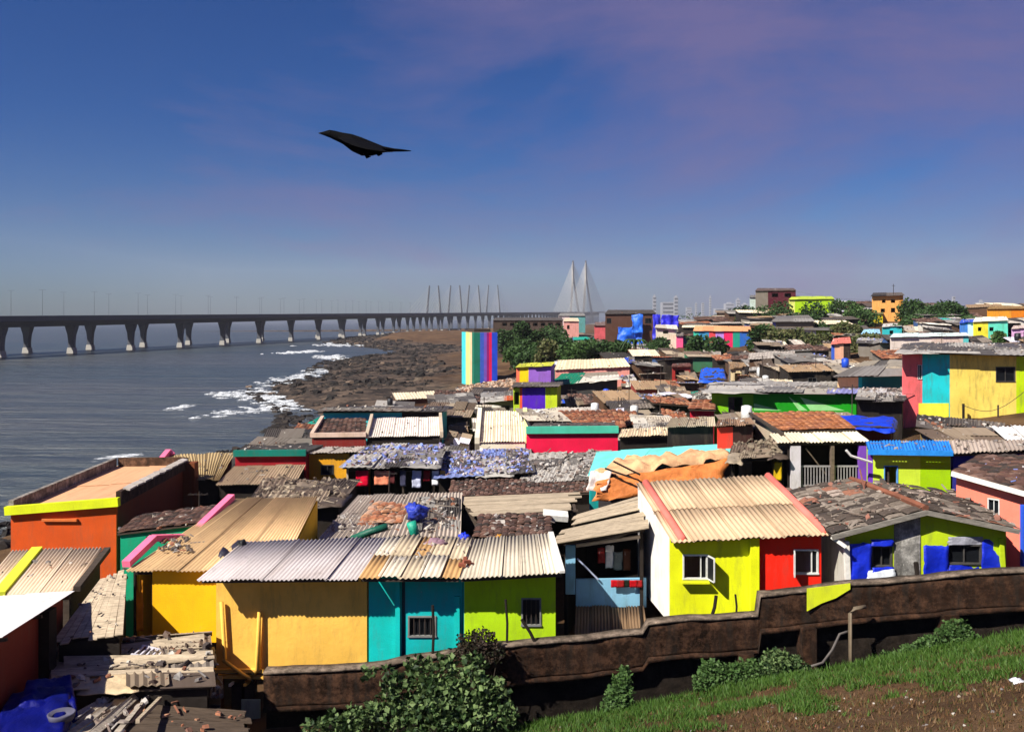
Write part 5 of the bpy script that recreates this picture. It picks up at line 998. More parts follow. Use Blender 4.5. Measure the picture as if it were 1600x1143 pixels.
def shows(q, Y):
    ps = [pix(p) for p in q]; x0, x1 = max(0, min(p[0] for p in ps)), min(1600, max(p[0] for p in ps)); top = min(p[1] for p in ps)
    if x1 - x0 < 3: return False
    n_ = 12; ok = 0
    for k in range(n_):
        x = x0 + (x1 - x0) * (k + 0.5) / n_; lo = min([s_[2] for s_ in SKYL if s_[0] < x < s_[1] and s_[3] < Y] + [1143])
        ok += top < lo - 2.5
    if ok < 3: return False
    SKYL.append((x0, x1, 0.5 * top + 0.5 * max(p[1] for p in ps), Y)); return True
cand = []; Y = 33.0
while Y < 300:
    cw = 3.0 if Y < 90 else (4.2 if Y < 160 else 6.5); X = shore_x(Y) + (8 if Y < 110 else 40 if Y < 145 else 46)
    while X < 0.62 * Y + 3:
        cand.append((X + rnd.uniform(-0.8, 0.8), Y + rnd.uniform(-0.8, 0.8))); X += cw + rnd.uniform(0, 1.0)
    Y += 2.6 if Y < 90 else (3.6 if Y < 160 else 7)
for (X, Y) in cand:
    if nfill > 420: break
    for sc_, hs_ in ((1.0, 1.0), (0.75, 0.85), (0.7, 0.65), (0.5, 0.6), (0.36, 0.75), (0.36, 0.5)):
        w = rnd.uniform(3.6, 5.4) * sc_ * (1 if Y < 160 else 1.5); d = rnd.uniform(3.8, 5.2) * sc_; gz = ground(X, Y); hh = rnd.uniform(2.2, 2.9) * hs_
        if gz < 0.8 or blocked(X, Y, w, d, gz + hh): continue
        if Y > 150 and X < 0.62 * Y * 0.2 and X < 8: continue
        yaw = rnd.gauss(0.0, 0.16); ca, sa = math.cos(yaw), math.sin(yaw); rise = rnd.uniform(0.25, 0.8) * (1 if rnd.random() < 0.8 else -0.6)
        rot = lambda a, b, z: Vector((X + a * ca - b * sa, Y + a * sa + b * ca, z))
        sk = rnd.uniform(-0.15, 0.15)
        q = [rot(-w / 2, -d / 2, gz + hh - sk), rot(w / 2, -d / 2, gz + hh + sk), rot(w / 2, d / 2, gz + hh + rise + sk), rot(-w / 2, d / 2, gz + hh + rise - sk)]
        if not shows(q, Y): break
        wn_, wc = rnd.choices(WALLC, WW)[0]; ro = rnd.choices(ROOFS, RW)[0]; near = Y < 95
        mk_ = min(marks, key=lambda m_: (m_[1] - X) ** 2 + ((m_[2] - Y) * 0.7) ** 2)
        rel = ('behind ' if Y > mk_[2] + 5 else 'in front of ' if Y < mk_[2] - 5 else 'left of ' if X < mk_[1] else 'right of ') + mk_[0]
        lab = '%s walled shack with %s roof %s' % (wn_, ro[0], rel)
        if ro[1] == 'junk': rf = ('junk', ro[2], rnd.randint(6, 10) if near else rnd.randint(3, 5), () if rnd.random() < 0.75 else (rnd.choice((c(40, 80, 190), c(30, 140, 120), c(190, 90, 50), c(210, 206, 220))),), ro[3], 90 if near else 40, 0.16)
        elif ro[1] == 'tile': rf = ('tile', ro[2], 0.3 if near else 0.45)
        else: rf = ('sheet', ro[2], 4 if near else 3, 1, (5, 2, 0.05))
        cxp = pix((X, Y - d / 2, gz + hh)); s_ = F / Y
        ops = [(cxp[0] - 0.4 * s_, cxp[1] + 0.5 * s_, cxp[0] + 0.4 * s_, cxp[1] + 1.4 * s_, 'win' if near else 'hole', FR_D)] if rnd.random() < 0.6 else []
        hh_ = house('shack', lab, q, wc, roof=rf, ops=ops, oh=(0.35, 0.15, 0.15, 0.15), cat='shack', group='shacks packed through the village', wear=0.5, frame=False)
        if rf[0] != 'junk' or not rf[4]: rubble(hh_['r'], hh_['q'], rnd.choice((RUB, RUB_W, RUB)), 26 if near else 14, 0.08, 0.3, lift=0.07)
        HC.append((X, Y, w * 0.95, d * 0.95)); FILL.append((X, Y, w, d, gz + hh + rise * 0.5)); nfill += 1; break
print('fillers', nfill)
# ------------------------------------------------------------------ boundary wall
WTOP = [(412, 1050, 25.2), (520, 1046, 25.2), (600, 1041, 25.2), (640, 1031, 25.2), (705, 1022, 25.2), (760, 1013, 25.2), (800, 1010, 25.3), (900, 1001, 25.6), (1004, 989, 25.8), (1013, 974, 25.8), (1100, 968, 25.9), (1184, 962, 26.0), (1188, 930, 26.0), (1260, 923, 25.9), (1350, 912, 25.7), (1480, 901, 25.4), (1600, 893, 25.0), (1800, 872, 24.4), (2500, 810, 23.6)]
def wall_poly():
    pts = []
    for (x0, y0, d0), (x1, y1, d1) in zip(WTOP, WTOP[1:]):
        a, b = P(x0, y0, d0), P(x1, y1, d1); n_ = max(1, int((b - a).length / 0.35))
        for k in range(n_): pts.append(a.lerp(b, k / n_))
    pts.append(P(*WTOP[-1])); return pts
wp = wall_poly(); rB = thing('boundary_wall', 'long stained concrete boundary wall stepping down the slope before the houses', 'wall', (wp[0].x, wp[0].y, 2.0))
WALLM = concrete((0.07, 0.034, 0.019), 0.93); WALLL = concrete((0.022, 0.016, 0.012), 0.6); TOPM = concrete((0.24, 0.18, 0.135), 0.6)
def strip(prof, name, m, amp):
    mb = MB(); k = len(prof)
    for i, p in enumerate(wp):
        for j, (oy, dz_) in enumerate(prof):
            nn = fbm(p.x * 1.7, dz_ * 2.3 + j * 0.4, 4.0) * amp; n2 = fbm(p.x * 0.9, 7.7, 0) * amp
            mb.v.append((p.x, p.y + oy + (nn if oy < 0.2 else 0), p.z + dz_ + (n2 if j in (0, k - 1) or dz_ > -0.2 else n2 * 0.5)))
    for i in range(len(wp) - 1):
        for j in range(k): a, b = i * k + j, i * k + (j + 1) % k; mb.f.append((a, b, b + k, a + k))
    mb.f += [tuple(range(k))[::-1], tuple((len(wp) - 1) * k + j for j in range(k))]
    return mb.build(name, m, rB, True)
strip([(0.36, -0.02), (0.0, -0.02), (0.0, -0.3), (0.0, -0.6), (0.0, -0.88), (-0.02, -0.95), (0.36, -0.95)][::1], 'parapet', WALLM, 0.06)
strip([(0.37, 0.05), (-0.04, 0.05), (-0.04, -0.03), (0.37, -0.03)], 'coping', TOPM, 0.045)
strip([(0.36, -0.95), (-0.10, -0.95), (-0.12, -1.08), (0.36, -1.08)], 'ledge', WALLM, 0.05)
strip([(0.5, -1.08), (0.30, -1.08), (0.26, -1.8), (0.24, -2.6), (0.2, -3.6), (0.5, -3.6)], 'lower_wall', WALLL, 0.08)
for x in (1168, 1256, 1480):
    p = min(wp, key=lambda w_: abs(pix(w_)[0] - x)); mb = MB(); mb.box((p.x, p.y - 0.02, p.z - 2.2), (0.42, 0.5, 2.4)); mb.build('buttress', WALLM, rB)
gp = [(w_.x, w_.y - 0.012, w_.z) for w_ in wp if 1254 < pix(w_)[0] < 1335]; mb = MB()      # splash of lime paint
for i, p in enumerate(gp):
    L_ = 0.05 + max(0.0, 0.5 * (1 - 1.3 * i / len(gp))) * (0.6 + 0.8 * rnd.random()) + 0.1 * rnd.random(); mb.v += [(p[0], p[1] - 0.045, p[2] + 0.09), (p[0], p[1] - 0.055, p[2] - L_), (p[0], p[1] - 0.02, p[2] + 0.09), (p[0], p[1] - 0.02, p[2] - L_)]
for i in range(len(gp) - 1): a = i * 4; mb.f += [(a, a + 1, a + 5, a + 4), (a + 2, a + 6, a + 7, a + 3), (a, a + 4, a + 6, a + 2), (a + 1, a + 3, a + 7, a + 5)]
if gp: mb.build('paint_patch', paint(c(196, 206, 30), 0.3), rB)
mb = MB(); mb.tube([P(1352, 947, 25.2), P(1335, 950, 25.1), P(1328, 958, 25.1), P(1329, 1046, 24.6)], 0.055, 7); tag(mb.build('drain_pipe', plain('grey_pipe', c(110, 96, 78)), None, True, loc=P(1329, 1046, 24.6)), 'bent grey drain pipe running down the boundary wall', 'pipe')
mb = MB(); mb.tube([P(1328, 985, 25.0), P(1312, 990, 24.9), P(1300, 1015, 24.8), P(1285, 1035, 24.5), P(1262, 1042, 24.3)], 0.035, 6); tag(mb.build('hose', plain('grey_hose', c(90, 84, 80)), None, True, loc=P(1262, 1042, 24.3)), 'grey hose sagging from the drain pipe to the grass', 'hose')
for (x0, y0, x1, y1, D_, r_, lb) in ((790, 936, 792, 1005, 25.5, 0.035, 'dark iron post in front of the lime house'), (676, 945, 676, 1020, 25.4, 0.04, 'dark iron post in front of the turquoise window'), (815, 967, 838, 1003, 25.5, 0.05, 'black stick leaning on the wall by the lime house window'), (1000, 946, 1003, 990, 26.2, 0.05, 'wooden stake at the foot of the white gable wall'), (1431, 878, 1432, 906, 25.9, 0.07, 'short dark post before the grey concrete pillar'), (1119, 930, 1111, 962, 26.3, 0.05, 'dark bent stick against the lemon wall'), (1149, 928, 1150, 962, 26.4, 0.03, 'thin rod against the lemon wall')):
    mb = MB(); a, b = P(x1, y1 + 4, D_), P(x0, y0, D_); mb.tube([a, a.lerp(b, 0.5) + Vector((0.03, 0, 0)), b], r_, 6); tag(mb.build('post', DARK, None, loc=a), lb, 'post')
# ------------------------------------------------------------------ plants
def leaf(mb, p, s_, up=0.3):
    d = Vector((rnd.gauss(0, 1), rnd.gauss(0, 1), rnd.gauss(up, 0.6))).normalized(); k = d.cross(Vector((rnd.gauss(0, 1), rnd.gauss(0, 1), rnd.gauss(0, 1)))).normalized() * (s_ * 0.42)
    d = d * s_; n_ = len(mb.v); nn = d.cross(k).normalized() * s_ * 0.12
    mb.v += [tuple(p), tuple(p + d * 0.5 + k + nn), tuple(p + d), tuple(p + d * 0.5 - k + nn)]; mb.f += [(n_, n_ + 1, n_ + 2), (n_, n_ + 2, n_ + 3)]
LEAF_D = leafm('leaf_dark', ((0.018, 0.04, 0.010), (0.035, 0.075, 0.018), (0.055, 0.105, 0.028)))
LEAF_M = leafm('leaf_mid', ((0.03, 0.065, 0.016), (0.055, 0.115, 0.025), (0.09, 0.15, 0.045)))
LEAF_Y = leafm('leaf_dry', ((0.05, 0.07, 0.02), (0.10, 0.115, 0.035), (0.15, 0.135, 0.06)))
LEAF_B = leafm('leaf_bush', ((0.012, 0.028, 0.008), (0.03, 0.065, 0.015), (0.17, 0.24, 0.085), (0.02, 0.05, 0.012)))
BARK = woodm((0.10, 0.075, 0.055))
def foliage(centres, n_, s_, squash=0.75, shell=0.5):
    mb = MB(); tot = sum(r ** 2 for _, r in centres)
    for cen, r in centres:
        for k in range(int(n_ * r * r / tot)):
            d = Vector((rnd.gauss(0, 1), rnd.gauss(0, 1), rnd.gauss(0, 1))).normalized(); rr = r * (shell + (1 - shell) * rnd.random() ** 0.6) * (1 + 0.28 * fbm(d.x * 2 + cen.x, d.y * 2, d.z * 2))
            leaf(mb, cen + Vector((d.x * rr, d.y * rr, d.z * rr * squash)), s_ * rnd.uniform(0.6, 1.3))
    return mb
def tree(x, ytop, D, w, label, m=None, n_=2600, s_=0.42, name='tree', ncl=9, group='trees among the houses'):
    """x,ytop: where its crown top shows; w: crown width in picture units"""
    top = P(x, ytop, D); gz = ground(top.x, D); W = w / F * D; H = max(2.5, top.z - gz); base = Vector((top.x, D, gz))
    r = thing(name, label, 'tree', base - Vector((0, 0, 0.1)), group)
    cr = min(W * 0.5, H * 0.6); cz = gz + H - cr * 0.95; cl_ = []
    for k in range(ncl):
        a = rnd.random() * 6.28; rr = math.sqrt(rnd.random()) * W * 0.36
        cl_.append((Vector((base.x + rr * math.cos(a), base.y + rr * math.sin(a) * 0.8, cz + rnd.uniform(-0.8, 0.62) * cr * (1 - rr / W))), W * rnd.uniform(0.17, 0.27)))
    mb = MB(); t_ = Vector((base.x + 0.1, base.y, cz - cr * 0.3)); mb.tube([base - Vector((0, 0, 0.3)), base.lerp(t_, 0.5) + Vector((0.1, 0, 0)), t_], [0.05 * H, 0.036 * H, 0.026 * H], 7)
    tk = mb.build('trunk', BARK, r, True)
    for cen, rr in cl_[:6]:
        mb = MB(); mb.tube([t_ - Vector((0, 0, 0.2)), t_.lerp(cen, 0.55) + Vector((0, 0, 0.15)), cen], [0.022 * H, 0.013 * H, 0.005 * H], 5); mb.build('limb', BARK, tk, True)
    foliage(cl_, n_, s_).build('crown', m or LEAF_D, r)
    return r
for k, (x, y, D_, w, lb, m) in enumerate((
    (822, 514, 152, 50, 'dark tree at the left end of the grove beside the striped tower', LEAF_M), (840, 513, 148, 62, 'rounded tree in the grove above the low brown roofs', LEAF_D),
    (880, 516, 146, 66, 'broad tree at the middle of the dark grove', LEAF_D), (925, 507, 143, 88, 'tallest rounded tree of the dark grove below the blue sheeted building', LEAF_D),
    (905, 528, 138, 54, 'low tree in front of the tallest grove tree', LEAF_M), (955, 530, 142, 40, 'small dark tree at the right end of the grove', LEAF_D), (860, 530, 141, 46, 'yellowish low tree in front of the dark grove', LEAF_Y),
    (1094, 528, 136, 62, 'round dark tree before the many coloured terrace wall', LEAF_D), (1192, 508, 150, 50, 'dark round tree right of the many coloured terrace wall', LEAF_D),
    (1232, 516, 148, 62, 'dry olive tree below the white hill wall', LEAF_Y), (1270, 520, 146, 52, 'thin yellow green tree at the right of the dry olive tree', LEAF_Y),
    (1360, 524, 132, 52, 'olive bushy tree behind the peach house', LEAF_Y), (1285, 478, 190, 64, 'dark tree hiding the lower lime hill house', LEAF_D), (1210, 474, 215, 60, 'dark tree under the maroon topped house', LEAF_D),
    (1320, 474, 205, 46, 'grey green tree right of the lime hill house', LEAF_M), (1440, 469, 185, 62, 'large dark tree right of the orange hill house', LEAF_D), (1472, 473, 182, 58, 'dark brown green tree at the middle of the hill clump', LEAF_D),
    (1498, 471, 180, 36, 'upright dark tree at the right end of the hill clump', LEAF_D), (1452, 492, 178, 70, 'low dark tree filling the front of the hill clump', LEAF_D), (1180, 488, 220, 46, 'dark tree on the slope left of the grey gable roof', LEAF_D), (1250, 487, 186, 50, 'dark tree behind the grey gable roof', LEAF_D),
    (1340, 486, 190, 60, 'grey green bushy tree between the lime and orange hill houses', LEAF_M), (1160, 480, 230, 44, 'dark tree left of the maroon topped house', LEAF_D), (1425, 500, 172, 50, 'dark low tree below the violet hill house', LEAF_D), (1490, 502, 170, 54, 'dark low tree right end below the hill clump', LEAF_D), (1300, 500, 168, 56, 'dark tree right of the grey gable roof', LEAF_D), (1330, 508, 160, 44, 'olive tree above the peach house', LEAF_Y), (1228, 488, 190, 50, 'dark tree hiding the foot of the maroon topped house', LEAF_D), (820, 500, 175, 50, 'far dark tree rising behind the grove near the striped tower', LEAF_D), (1025, 528, 165, 40, 'dark tree in front of the pale weathered house', LEAF_D),
    (800, 508, 200, 44, 'dark tree before the left half of the long dark building', LEAF_D), (872, 504, 205, 50, 'dark tree before the right half of the long dark building', LEAF_D),
    (1110, 494, 300, 70, 'distant low tree belt left part behind the terrace wall', LEAF_D), (1150, 496, 300, 60, 'distant low tree belt right part behind the terrace wall', LEAF_D), (1430, 523, 110, 26, 'small green tree beside the white walled house', LEAF_M), (1555, 520, 112, 30, 'small garden tree before the mint gable', LEAF_M))):
    tree(x, y - 3, D_, w * (1.25 if D_ > 120 else 1), lb, m, 3400 if D_ < 200 else 2400, 0.55 if D_ > 120 else 0.4)
# palm
base = P(992, 560, 140); r = thing('palm_tree', 'small palm with drooping fronds at the right end of the grove', 'tree', (base.x, base.y, ground(base.x, base.y)))
top = P(992, 536, 140); mb = MB(); mb.tube([(base.x, base.y, ground(base.x, base.y) - 0.2), top], [0.2, 0.13], 7); mb.build('trunk', BARK, r, True)
for k in range(14):
    a = k * 0.449 * 3; mb = MB(); d = Vector((math.cos(a), math.sin(a), 0)); sd = Vector((-d.y, d.x, 0)) * 0.22; prev = None
    for i in range(6):
        f = i / 5; p = top + d * (2.6 * f) + Vector((0, 0, 1.1 * math.sin(f * 2.6) - 1.5 * f * f)); w_ = sd * (1.4 - f * 1.2)
        mb.v += [tuple(p - w_ - Vector((0, 0, 0.15))), tuple(p), tuple(p + w_ - Vector((0, 0, 0.15)))]
        if i: b = (i - 1) * 3; mb.f += [(b, b + 1, b + 4, b + 3), (b + 1, b + 2, b + 5, b + 4)]
    mb.build('frond', LEAF_D, r)
# foreground shrubs and creepers
def shrub(label, spots, n_, s_, m, name='shrub', stems=6, sq=0.8):
    c0 = P(*spots[0][:3]); gz = ground(c0.x, c0.y) if c0.x > -3 else c0.z - 1.2
    r = thing(name, label, 'bush', (c0.x, c0.y, min(gz, c0.z - 0.3)))
    cl_ = [(P(x, y, D_), w / F * D_) for x, y, D_, w in spots]; mb = MB()
    for k in range(stems):
        cen, rr = cl_[k % len(cl_)]; b = Vector((cen.x + rnd.gauss(0, 0.15), cen.y + rnd.gauss(0, 0.1), min(gz, cen.z - 0.4))); mb.tube([b, b.lerp(cen, 0.6) + Vector((rnd.gauss(0, .08), 0, 0)), cen + Vector((rnd.gauss(0, rr * .4), 0, rr * 0.5))], [0.025, 0.018, 0.008], 5)
    mb.build('stems', BARK, r, kind='stuff')
    foliage(cl_, n_, s_, sq, 0.35).build('foliage', m, r)
shrub('big leafy shrub growing up against the boundary wall below the turquoise house', [(640, 1085, 23.2, 48), (690, 1070, 23.4, 46), (735, 1080, 23.2, 44), (610, 1120, 22.8, 40), (665, 1125, 22.6, 50), (730, 1125, 22.7, 48), (690, 1100, 22.9, 50), (770, 1085, 23.2, 30), (655, 1042, 23.8, 22), (740, 1036, 23.8, 20), (615, 1070, 23.4, 22), (700, 1032, 23.9, 18), (580, 1128, 22.6, 24), (785, 1120, 22.8, 26)] + [(rnd.uniform(575, 800), rnd.uniform(1030, 1140), rnd.uniform(22.2, 23.8), rnd.uniform(7, 15)) for k in range(16)], 3900, 0.17, LEAF_B, stems=18)
shrub('small leafy weeds sprouting at the frame edge left of the big shrub', [(520, 1135, 22.0, 26), (555, 1125, 22.2, 24), (490, 1140, 21.8, 18), (540, 1145, 22.0, 24)], 900, 0.13, LEAF_B, 'weeds')
shrub('dark thorny creeper heaped on the wall before the lime house', [(735, 1005, 24.9, 22), (755, 1000, 24.9, 22), (770, 1020, 24.8, 20), (725, 1020, 24.8, 16)], 1500, 0.09, leafm('leaf_thorn', ((0.012, 0.010, 0.008), (0.05, 0.03, 0.02), (0.03, 0.035, 0.015))), 'creeper')
shrub('conical creeper mound against the dark lower wall', [(972, 1065, 23.9, 16), (968, 1085, 23.6, 22), (965, 1102, 23.4, 26), (976, 1048, 24.2, 9)], 2200, 0.10, LEAF_M, 'creeper')
shrub('low ivy mound at the foot of the wall left of the buttress', [(1115, 1052, 23.9, 24), (1145, 1056, 23.8, 24), (1170, 1050, 23.9, 24), (1100, 1068, 23.5, 18)], 2600, 0.095, LEAF_M, 'creeper')
shrub('pale speckled ivy mound beside the hose', [(1215, 1035, 24.1, 26), (1235, 1044, 24.0, 28), (1205, 1050, 23.9, 26), (1255, 1052, 23.9, 18)], 2600, 0.095, LEAF_B, 'creeper')
shrub('ivy mound climbing the wall at the upper end of the slope', [(1495, 985, 23.9, 22), (1480, 1002, 23.7, 26), (1510, 1000, 23.7, 22), (1450, 1012, 23.6, 22), (1420, 1020, 23.5, 16), (1390, 1030, 23.4, 14)], 3600, 0.09, LEAF_M, 'creeper')
# grass and dry litter on the slope
def blades(n_, test, hgt, m, name, label, cat='grass'):
    mb = MB(); k = 0
    while k < n_:
        Y = rnd.uniform(11, 25.0); X = rnd.uniform(-3, 0.62 * Y + 3.5)
        px = pix((X, Y, ground(X, Y)))
        if px[1] > 1260 or px[0] > 1800 or not test(X, Y, px): k += 0.15; continue
        for b in range(3):
            x, y = X + rnd.gauss(0, 0.05), Y + rnd.gauss(0, 0.05); z = ground(x, y); h = hgt * rnd.uniform(0.5, 1.4); a = rnd.random() * 6.28; w = 0.012 + 0.01 * rnd.random(); lx, ly = rnd.gauss(0, h * 0.5), rnd.gauss(0, h * 0.5)
            n0 = len(mb.v); mb.v += [(x - w * math.cos(a), y - w * math.sin(a), z - 0.02), (x + w * math.cos(a), y + w * math.sin(a), z - 0.02), (x + lx, y + ly, z + h)]; mb.f.append((n0, n0 + 1, n0 + 2))
        k += 1
    tag(mb.build(name, m), label, cat, kind='stuff')
GRASS = leafm('grass_blade', ((0.03, 0.075, 0.01), (0.055, 0.125, 0.014), (0.09, 0.15, 0.028)))
DRYG = leafm('dry_blade', ((0.11, 0.055, 0.025), (0.18, 0.1, 0.045), (0.05, 0.075, 0.018)))
gline = lambda X: 24.6 - 0.0 * X
blades(24000, lambda X, Y, p: fbm(X * 0.9, Y * 0.9, 2.0) * 1.7 + (Y - (21.4 - 0.13 * X)) * 0.32 > -0.25, 0.13, GRASS, 'grass', 'fresh green grass along the foot of the boundary wall')
blades(9000, lambda X, Y, p: fbm(X * 0.9, Y * 0.9, 2.0) + (Y - (22.2 - 0.10 * X)) * 0.4 < 0.35, 0.07, DRYG, 'dry_grass', 'short dry brown grass on the bare earth slope')
mb = MB()
for k in range(420):
    Y = rnd.uniform(11, 23); X = rnd.uniform(0, 0.6 * Y); s_ = rnd.uniform(0.015, 0.05); boulder(mb, (X, Y, ground(X, Y)), s_)
tag(mb.build('pebbles', RUB), 'pebbles and litter scattered over the brown slope', 'pebbles', kind='stuff')
a = P(1590, 1056, 17.5); a.z = ground(a.x, a.y) + 0.03; o = drape(None, [a + Vector((-.12, -.1, 0)), a + Vector((.12, -.1, 0)), a + Vector((.1, .1, 0)), a + Vector((-.1, .1, 0))], tarpm(c(220, 220, 224)), 0.06, 6, 6, 'paper_scrap', 0.02, freq=6, loc=a); tag(o, 'crumpled white scrap lying on the brown slope', 'litter')
# ------------------------------------------------------------------ odds and ends on the roofs
def lump(name, label, cat, x, y, D_, w, h, m, tube=None):
    a = P(x, y, D_); mb = MB()
    if tube: mb.tube([P(*tube[0], D_) , P((tube[0][0] + tube[1][0]) / 2, (tube[0][1] + tube[1][1]) / 2, D_) + Vector((0, 0, 0.03)), P(*tube[1], D_)], w, 9)
    else:
        n1, n2 = 20, 12
        for j in range(n2 + 1):
            th = math.pi * j / n2
            for i in range(n1):
                ph = 2 * math.pi * i / n1; d = Vector((math.sin(th) * math.cos(ph), math.sin(th) * math.sin(ph), math.cos(th))); k = 1 + 0.7 * fbm(d.x * 2.2 + x * 0.37, d.y * 2.2, d.z * 2.2 + y * 0.53, 4)
                mb.v.append((a.x + d.x * w * k, a.y + d.y * w * k, a.z + d.z * h * k))
        for j in range(n2):
            for i in range(n1): p0 = j * n1 + i; p1 = j * n1 + (i + 1) % n1; mb.f.append((p0, p0 + n1, p1 + n1, p1))
    tag(mb.build(name, m, None, True, loc=a), label, cat)
lump('cloth_bundle', 'royal blue cloth bundle on the dark rubble roof behind the terrace', 'bundle', 650, 800, 34, 0.36, 0.3, tarpm(c(40, 60, 170)))
lump('plastic_roll', 'upright jade plastic roll below the royal blue bundle', 'roll', 646, 826, 31, 0.17, 0.2, tarpm(c(30, 160, 130)), ((642, 815), (650, 842)))
lump('plastic_roll', 'dark green plastic roll lying at the edge of the loose red tiles', 'roll', 575, 832, 31.5, 0.13, 0.2, tarpm(c(20, 90, 70)), ((550, 842), (605, 822)))
lump('cement_sack', 'whitish sack slumped on the turquoise house roof', 'sack', 633, 858, 28.2, 0.24, 0.18, tarpm(c(210, 200, 190), 0.1))
lump('cloth_bundle', 'pale blue cloth bundle on the turquoise house roof', 'bundle', 656, 868, 27.8, 0.3, 0.17, tarpm(c(120, 160, 200), 0.1))
lump('cloth_bundle', 'mauve cloth heap on the turquoise house roof', 'bundle', 684, 852, 28.2, 0.34, 0.17, tarpm(c(140, 110, 120), 0.1))
lump('water_can', 'bright blue plastic can at the back of the lime house roof', 'can', 725, 842, 28.7, 0.17, 0.2, tarpm(c(20, 50, 200)))
lump('ochre_pot', 'ochre pot at the back edge of the lime house roof', 'pot', 779, 843, 28.7, 0.14, 0.14, tarpm(c(190, 130, 30)))
lump('plastic_bag', 'black plastic bag at the corner of the grey corrugated roof', 'bag', 378, 851, 28.4, 0.16, 0.14, tarpm(c(14, 14, 18)))
lump('cement_sack', 'brown sack lying on the edge between the grey and mixed roofs', 'sack', 600, 866, 27.6, 0.34, 0.12, tarpm(c(120, 96, 84), 0.1))
for k, (x, y) in enumerate(((722, 885), (729, 880), (735, 884), (727, 875))):
    a = P(x, y, 26.4 + 0.12 * k); a.z += 0.06; mb = MB(); mb.box(a, (0.22, 0.11, 0.09), 0.5 * k, (0.1, 0.15)); tag(mb.build('brick', plain('brick', (0.27, 0.08, 0.045), 0.9), None, loc=a), 'loose red brick weighing down the lime house roof', 'brick', 'loose bricks on the lime house roof')
DRUM = {'blue': tarpm(c(20, 70, 190)), 'black': tarpm(c(22, 22, 26)), 'white': tarpm(c(210, 210, 206))}
nd = 0
mb = MB(); mb2 = MB()
for k in range(4200):      # tipped rubble below the striped tower
    p = P(rnd.uniform(700, 800), 600, 1); D_ = rnd.uniform(92, 162); X = (rnd.uniform(712, 806) - CX) / F * D_; boulder(mb if rnd.random() < 0.7 else mb2, (X, D_, ground(X, D_)), rnd.choice((0.1, 0.16, 0.25, 0.4)))
tag(mb.build('rubble_slope', islands('tan_rubble', ((0.42, 0.26, 0.17), (0.5, 0.33, 0.23), (0.3, 0.18, 0.11), (0.56, 0.42, 0.32)))), 'orange tan rubble tipped down the bank below the striped tower', 'rubble', kind='stuff')
tag(mb2.build('dark_rubble', RUB), 'grey and brown scraps mixed into the bank below the striped tower', 'rubble', kind='stuff')
for (hx, hy, hw, hd, hz_) in FILL:
    if hy > 130 or rnd.random() > 0.3 or nd > 30: continue
    kind = rnd.choice(('drum', 'pole', 'pole'))
    gz = hz_ + 0.45; nd += 1; X, Y = hx + rnd.uniform(-0.3, 0.3) * hw, hy + rnd.uniform(-0.1, 0.1) * hd
    mk_ = min(marks, key=lambda m_: (m_[1] - X) ** 2 + ((m_[2] - Y) * 0.7) ** 2)
    if kind == 'drum':
        cn = rnd.choice(list(DRUM)); mb = MB(); mb.tube([(X, Y, gz - 0.5), (X, Y, gz + 0.0), (X, Y, gz + 0.4), (X, Y, gz + 0.46)], [0.3, 0.33, 0.3, 0.12], 12)
        tag(mb.build('water_drum', DRUM[cn], None, True, loc=(X, Y, gz - 0.5)), cn + ' plastic water drum on a shack roof ' + ('behind ' if Y > mk_[2] + 4 else 'in front of ' if Y < mk_[2] - 4 else 'left of ' if X < mk_[1] else 'right of ') + mk_[0], 'drum', 'water drums on the roofs')
    elif kind == 'pole':
        h = rnd.uniform(0.8, 2.4); mb = MB(); mb.tube([(X, Y, gz - 1.5), (X + 0.05, Y, gz + h)], 0.03, 5); mb.beam((X - 0.45, Y, gz + h - 0.15), (X + 0.45, Y, gz + h - 0.15), 0.025)
        for k in range(4): mb.beam((X - 0.4 + 0.25 * k, Y - 0.22, gz + h - 0.13), (X - 0.4 + 0.25 * k, Y + 0.22, gz + h - 0.13), 0.018)
        tag(mb.build('aerial', IRON, None, loc=(X, Y, gz - 1.5)), ('tall' if h > 1.6 else 'short') + ' thin rooftop aerial ' + ('behind ' if Y > mk_[2] + 4 else 'in front of ' if Y < mk_[2] - 4 else 'left of ' if X < mk_[1] else 'right of ') + mk_[0], 'aerial', 'aerials on the roofs')
    else:
        mb = MB(); a, b = Vector((X - 1.3, Y, gz + 0.5)), Vector((X + 1.3, Y, gz + 0.5))
        mb.beam(a - Vector((0, 0, 2)), a, 0.05); mb.beam(b - Vector((0, 0, 2)), b, 0.05); mb.beam(a, b, 0.02)
        tag(mb.build('washing_line', WOOD_D, None, loc=a), 'washing line strung between two poles near ' + mk_[0], 'washing line', 'washing lines on the roofs')
        for k in range(4):
            cn, col = rnd.choice((('red', c(140, 40, 44)), ('white', c(190, 188, 184)), ('blue', c(60, 76, 120)), ('ochre', c(160, 130, 70)), ('grey', c(120, 114, 112)))); p = a.lerp(b, (k + 0.6) / 4.4); hgt = rnd.uniform(0.4, 0.8)
            o = drape(None, [p + Vector((-0.26, -0.03, -hgt)), p + Vector((0.26, -0.05, -hgt)), p + Vector((0.26, 0, 0)), p + Vector((-0.26, 0, 0))], tarpm(col, 0.1), 0.09, 5, 6, 'garment', 0, over=0.0, freq=2.5, loc=p); tag(o, cn + ' garment on a rooftop washing line near ' + mk_[0], 'laundry', 'garments on rooftop lines')
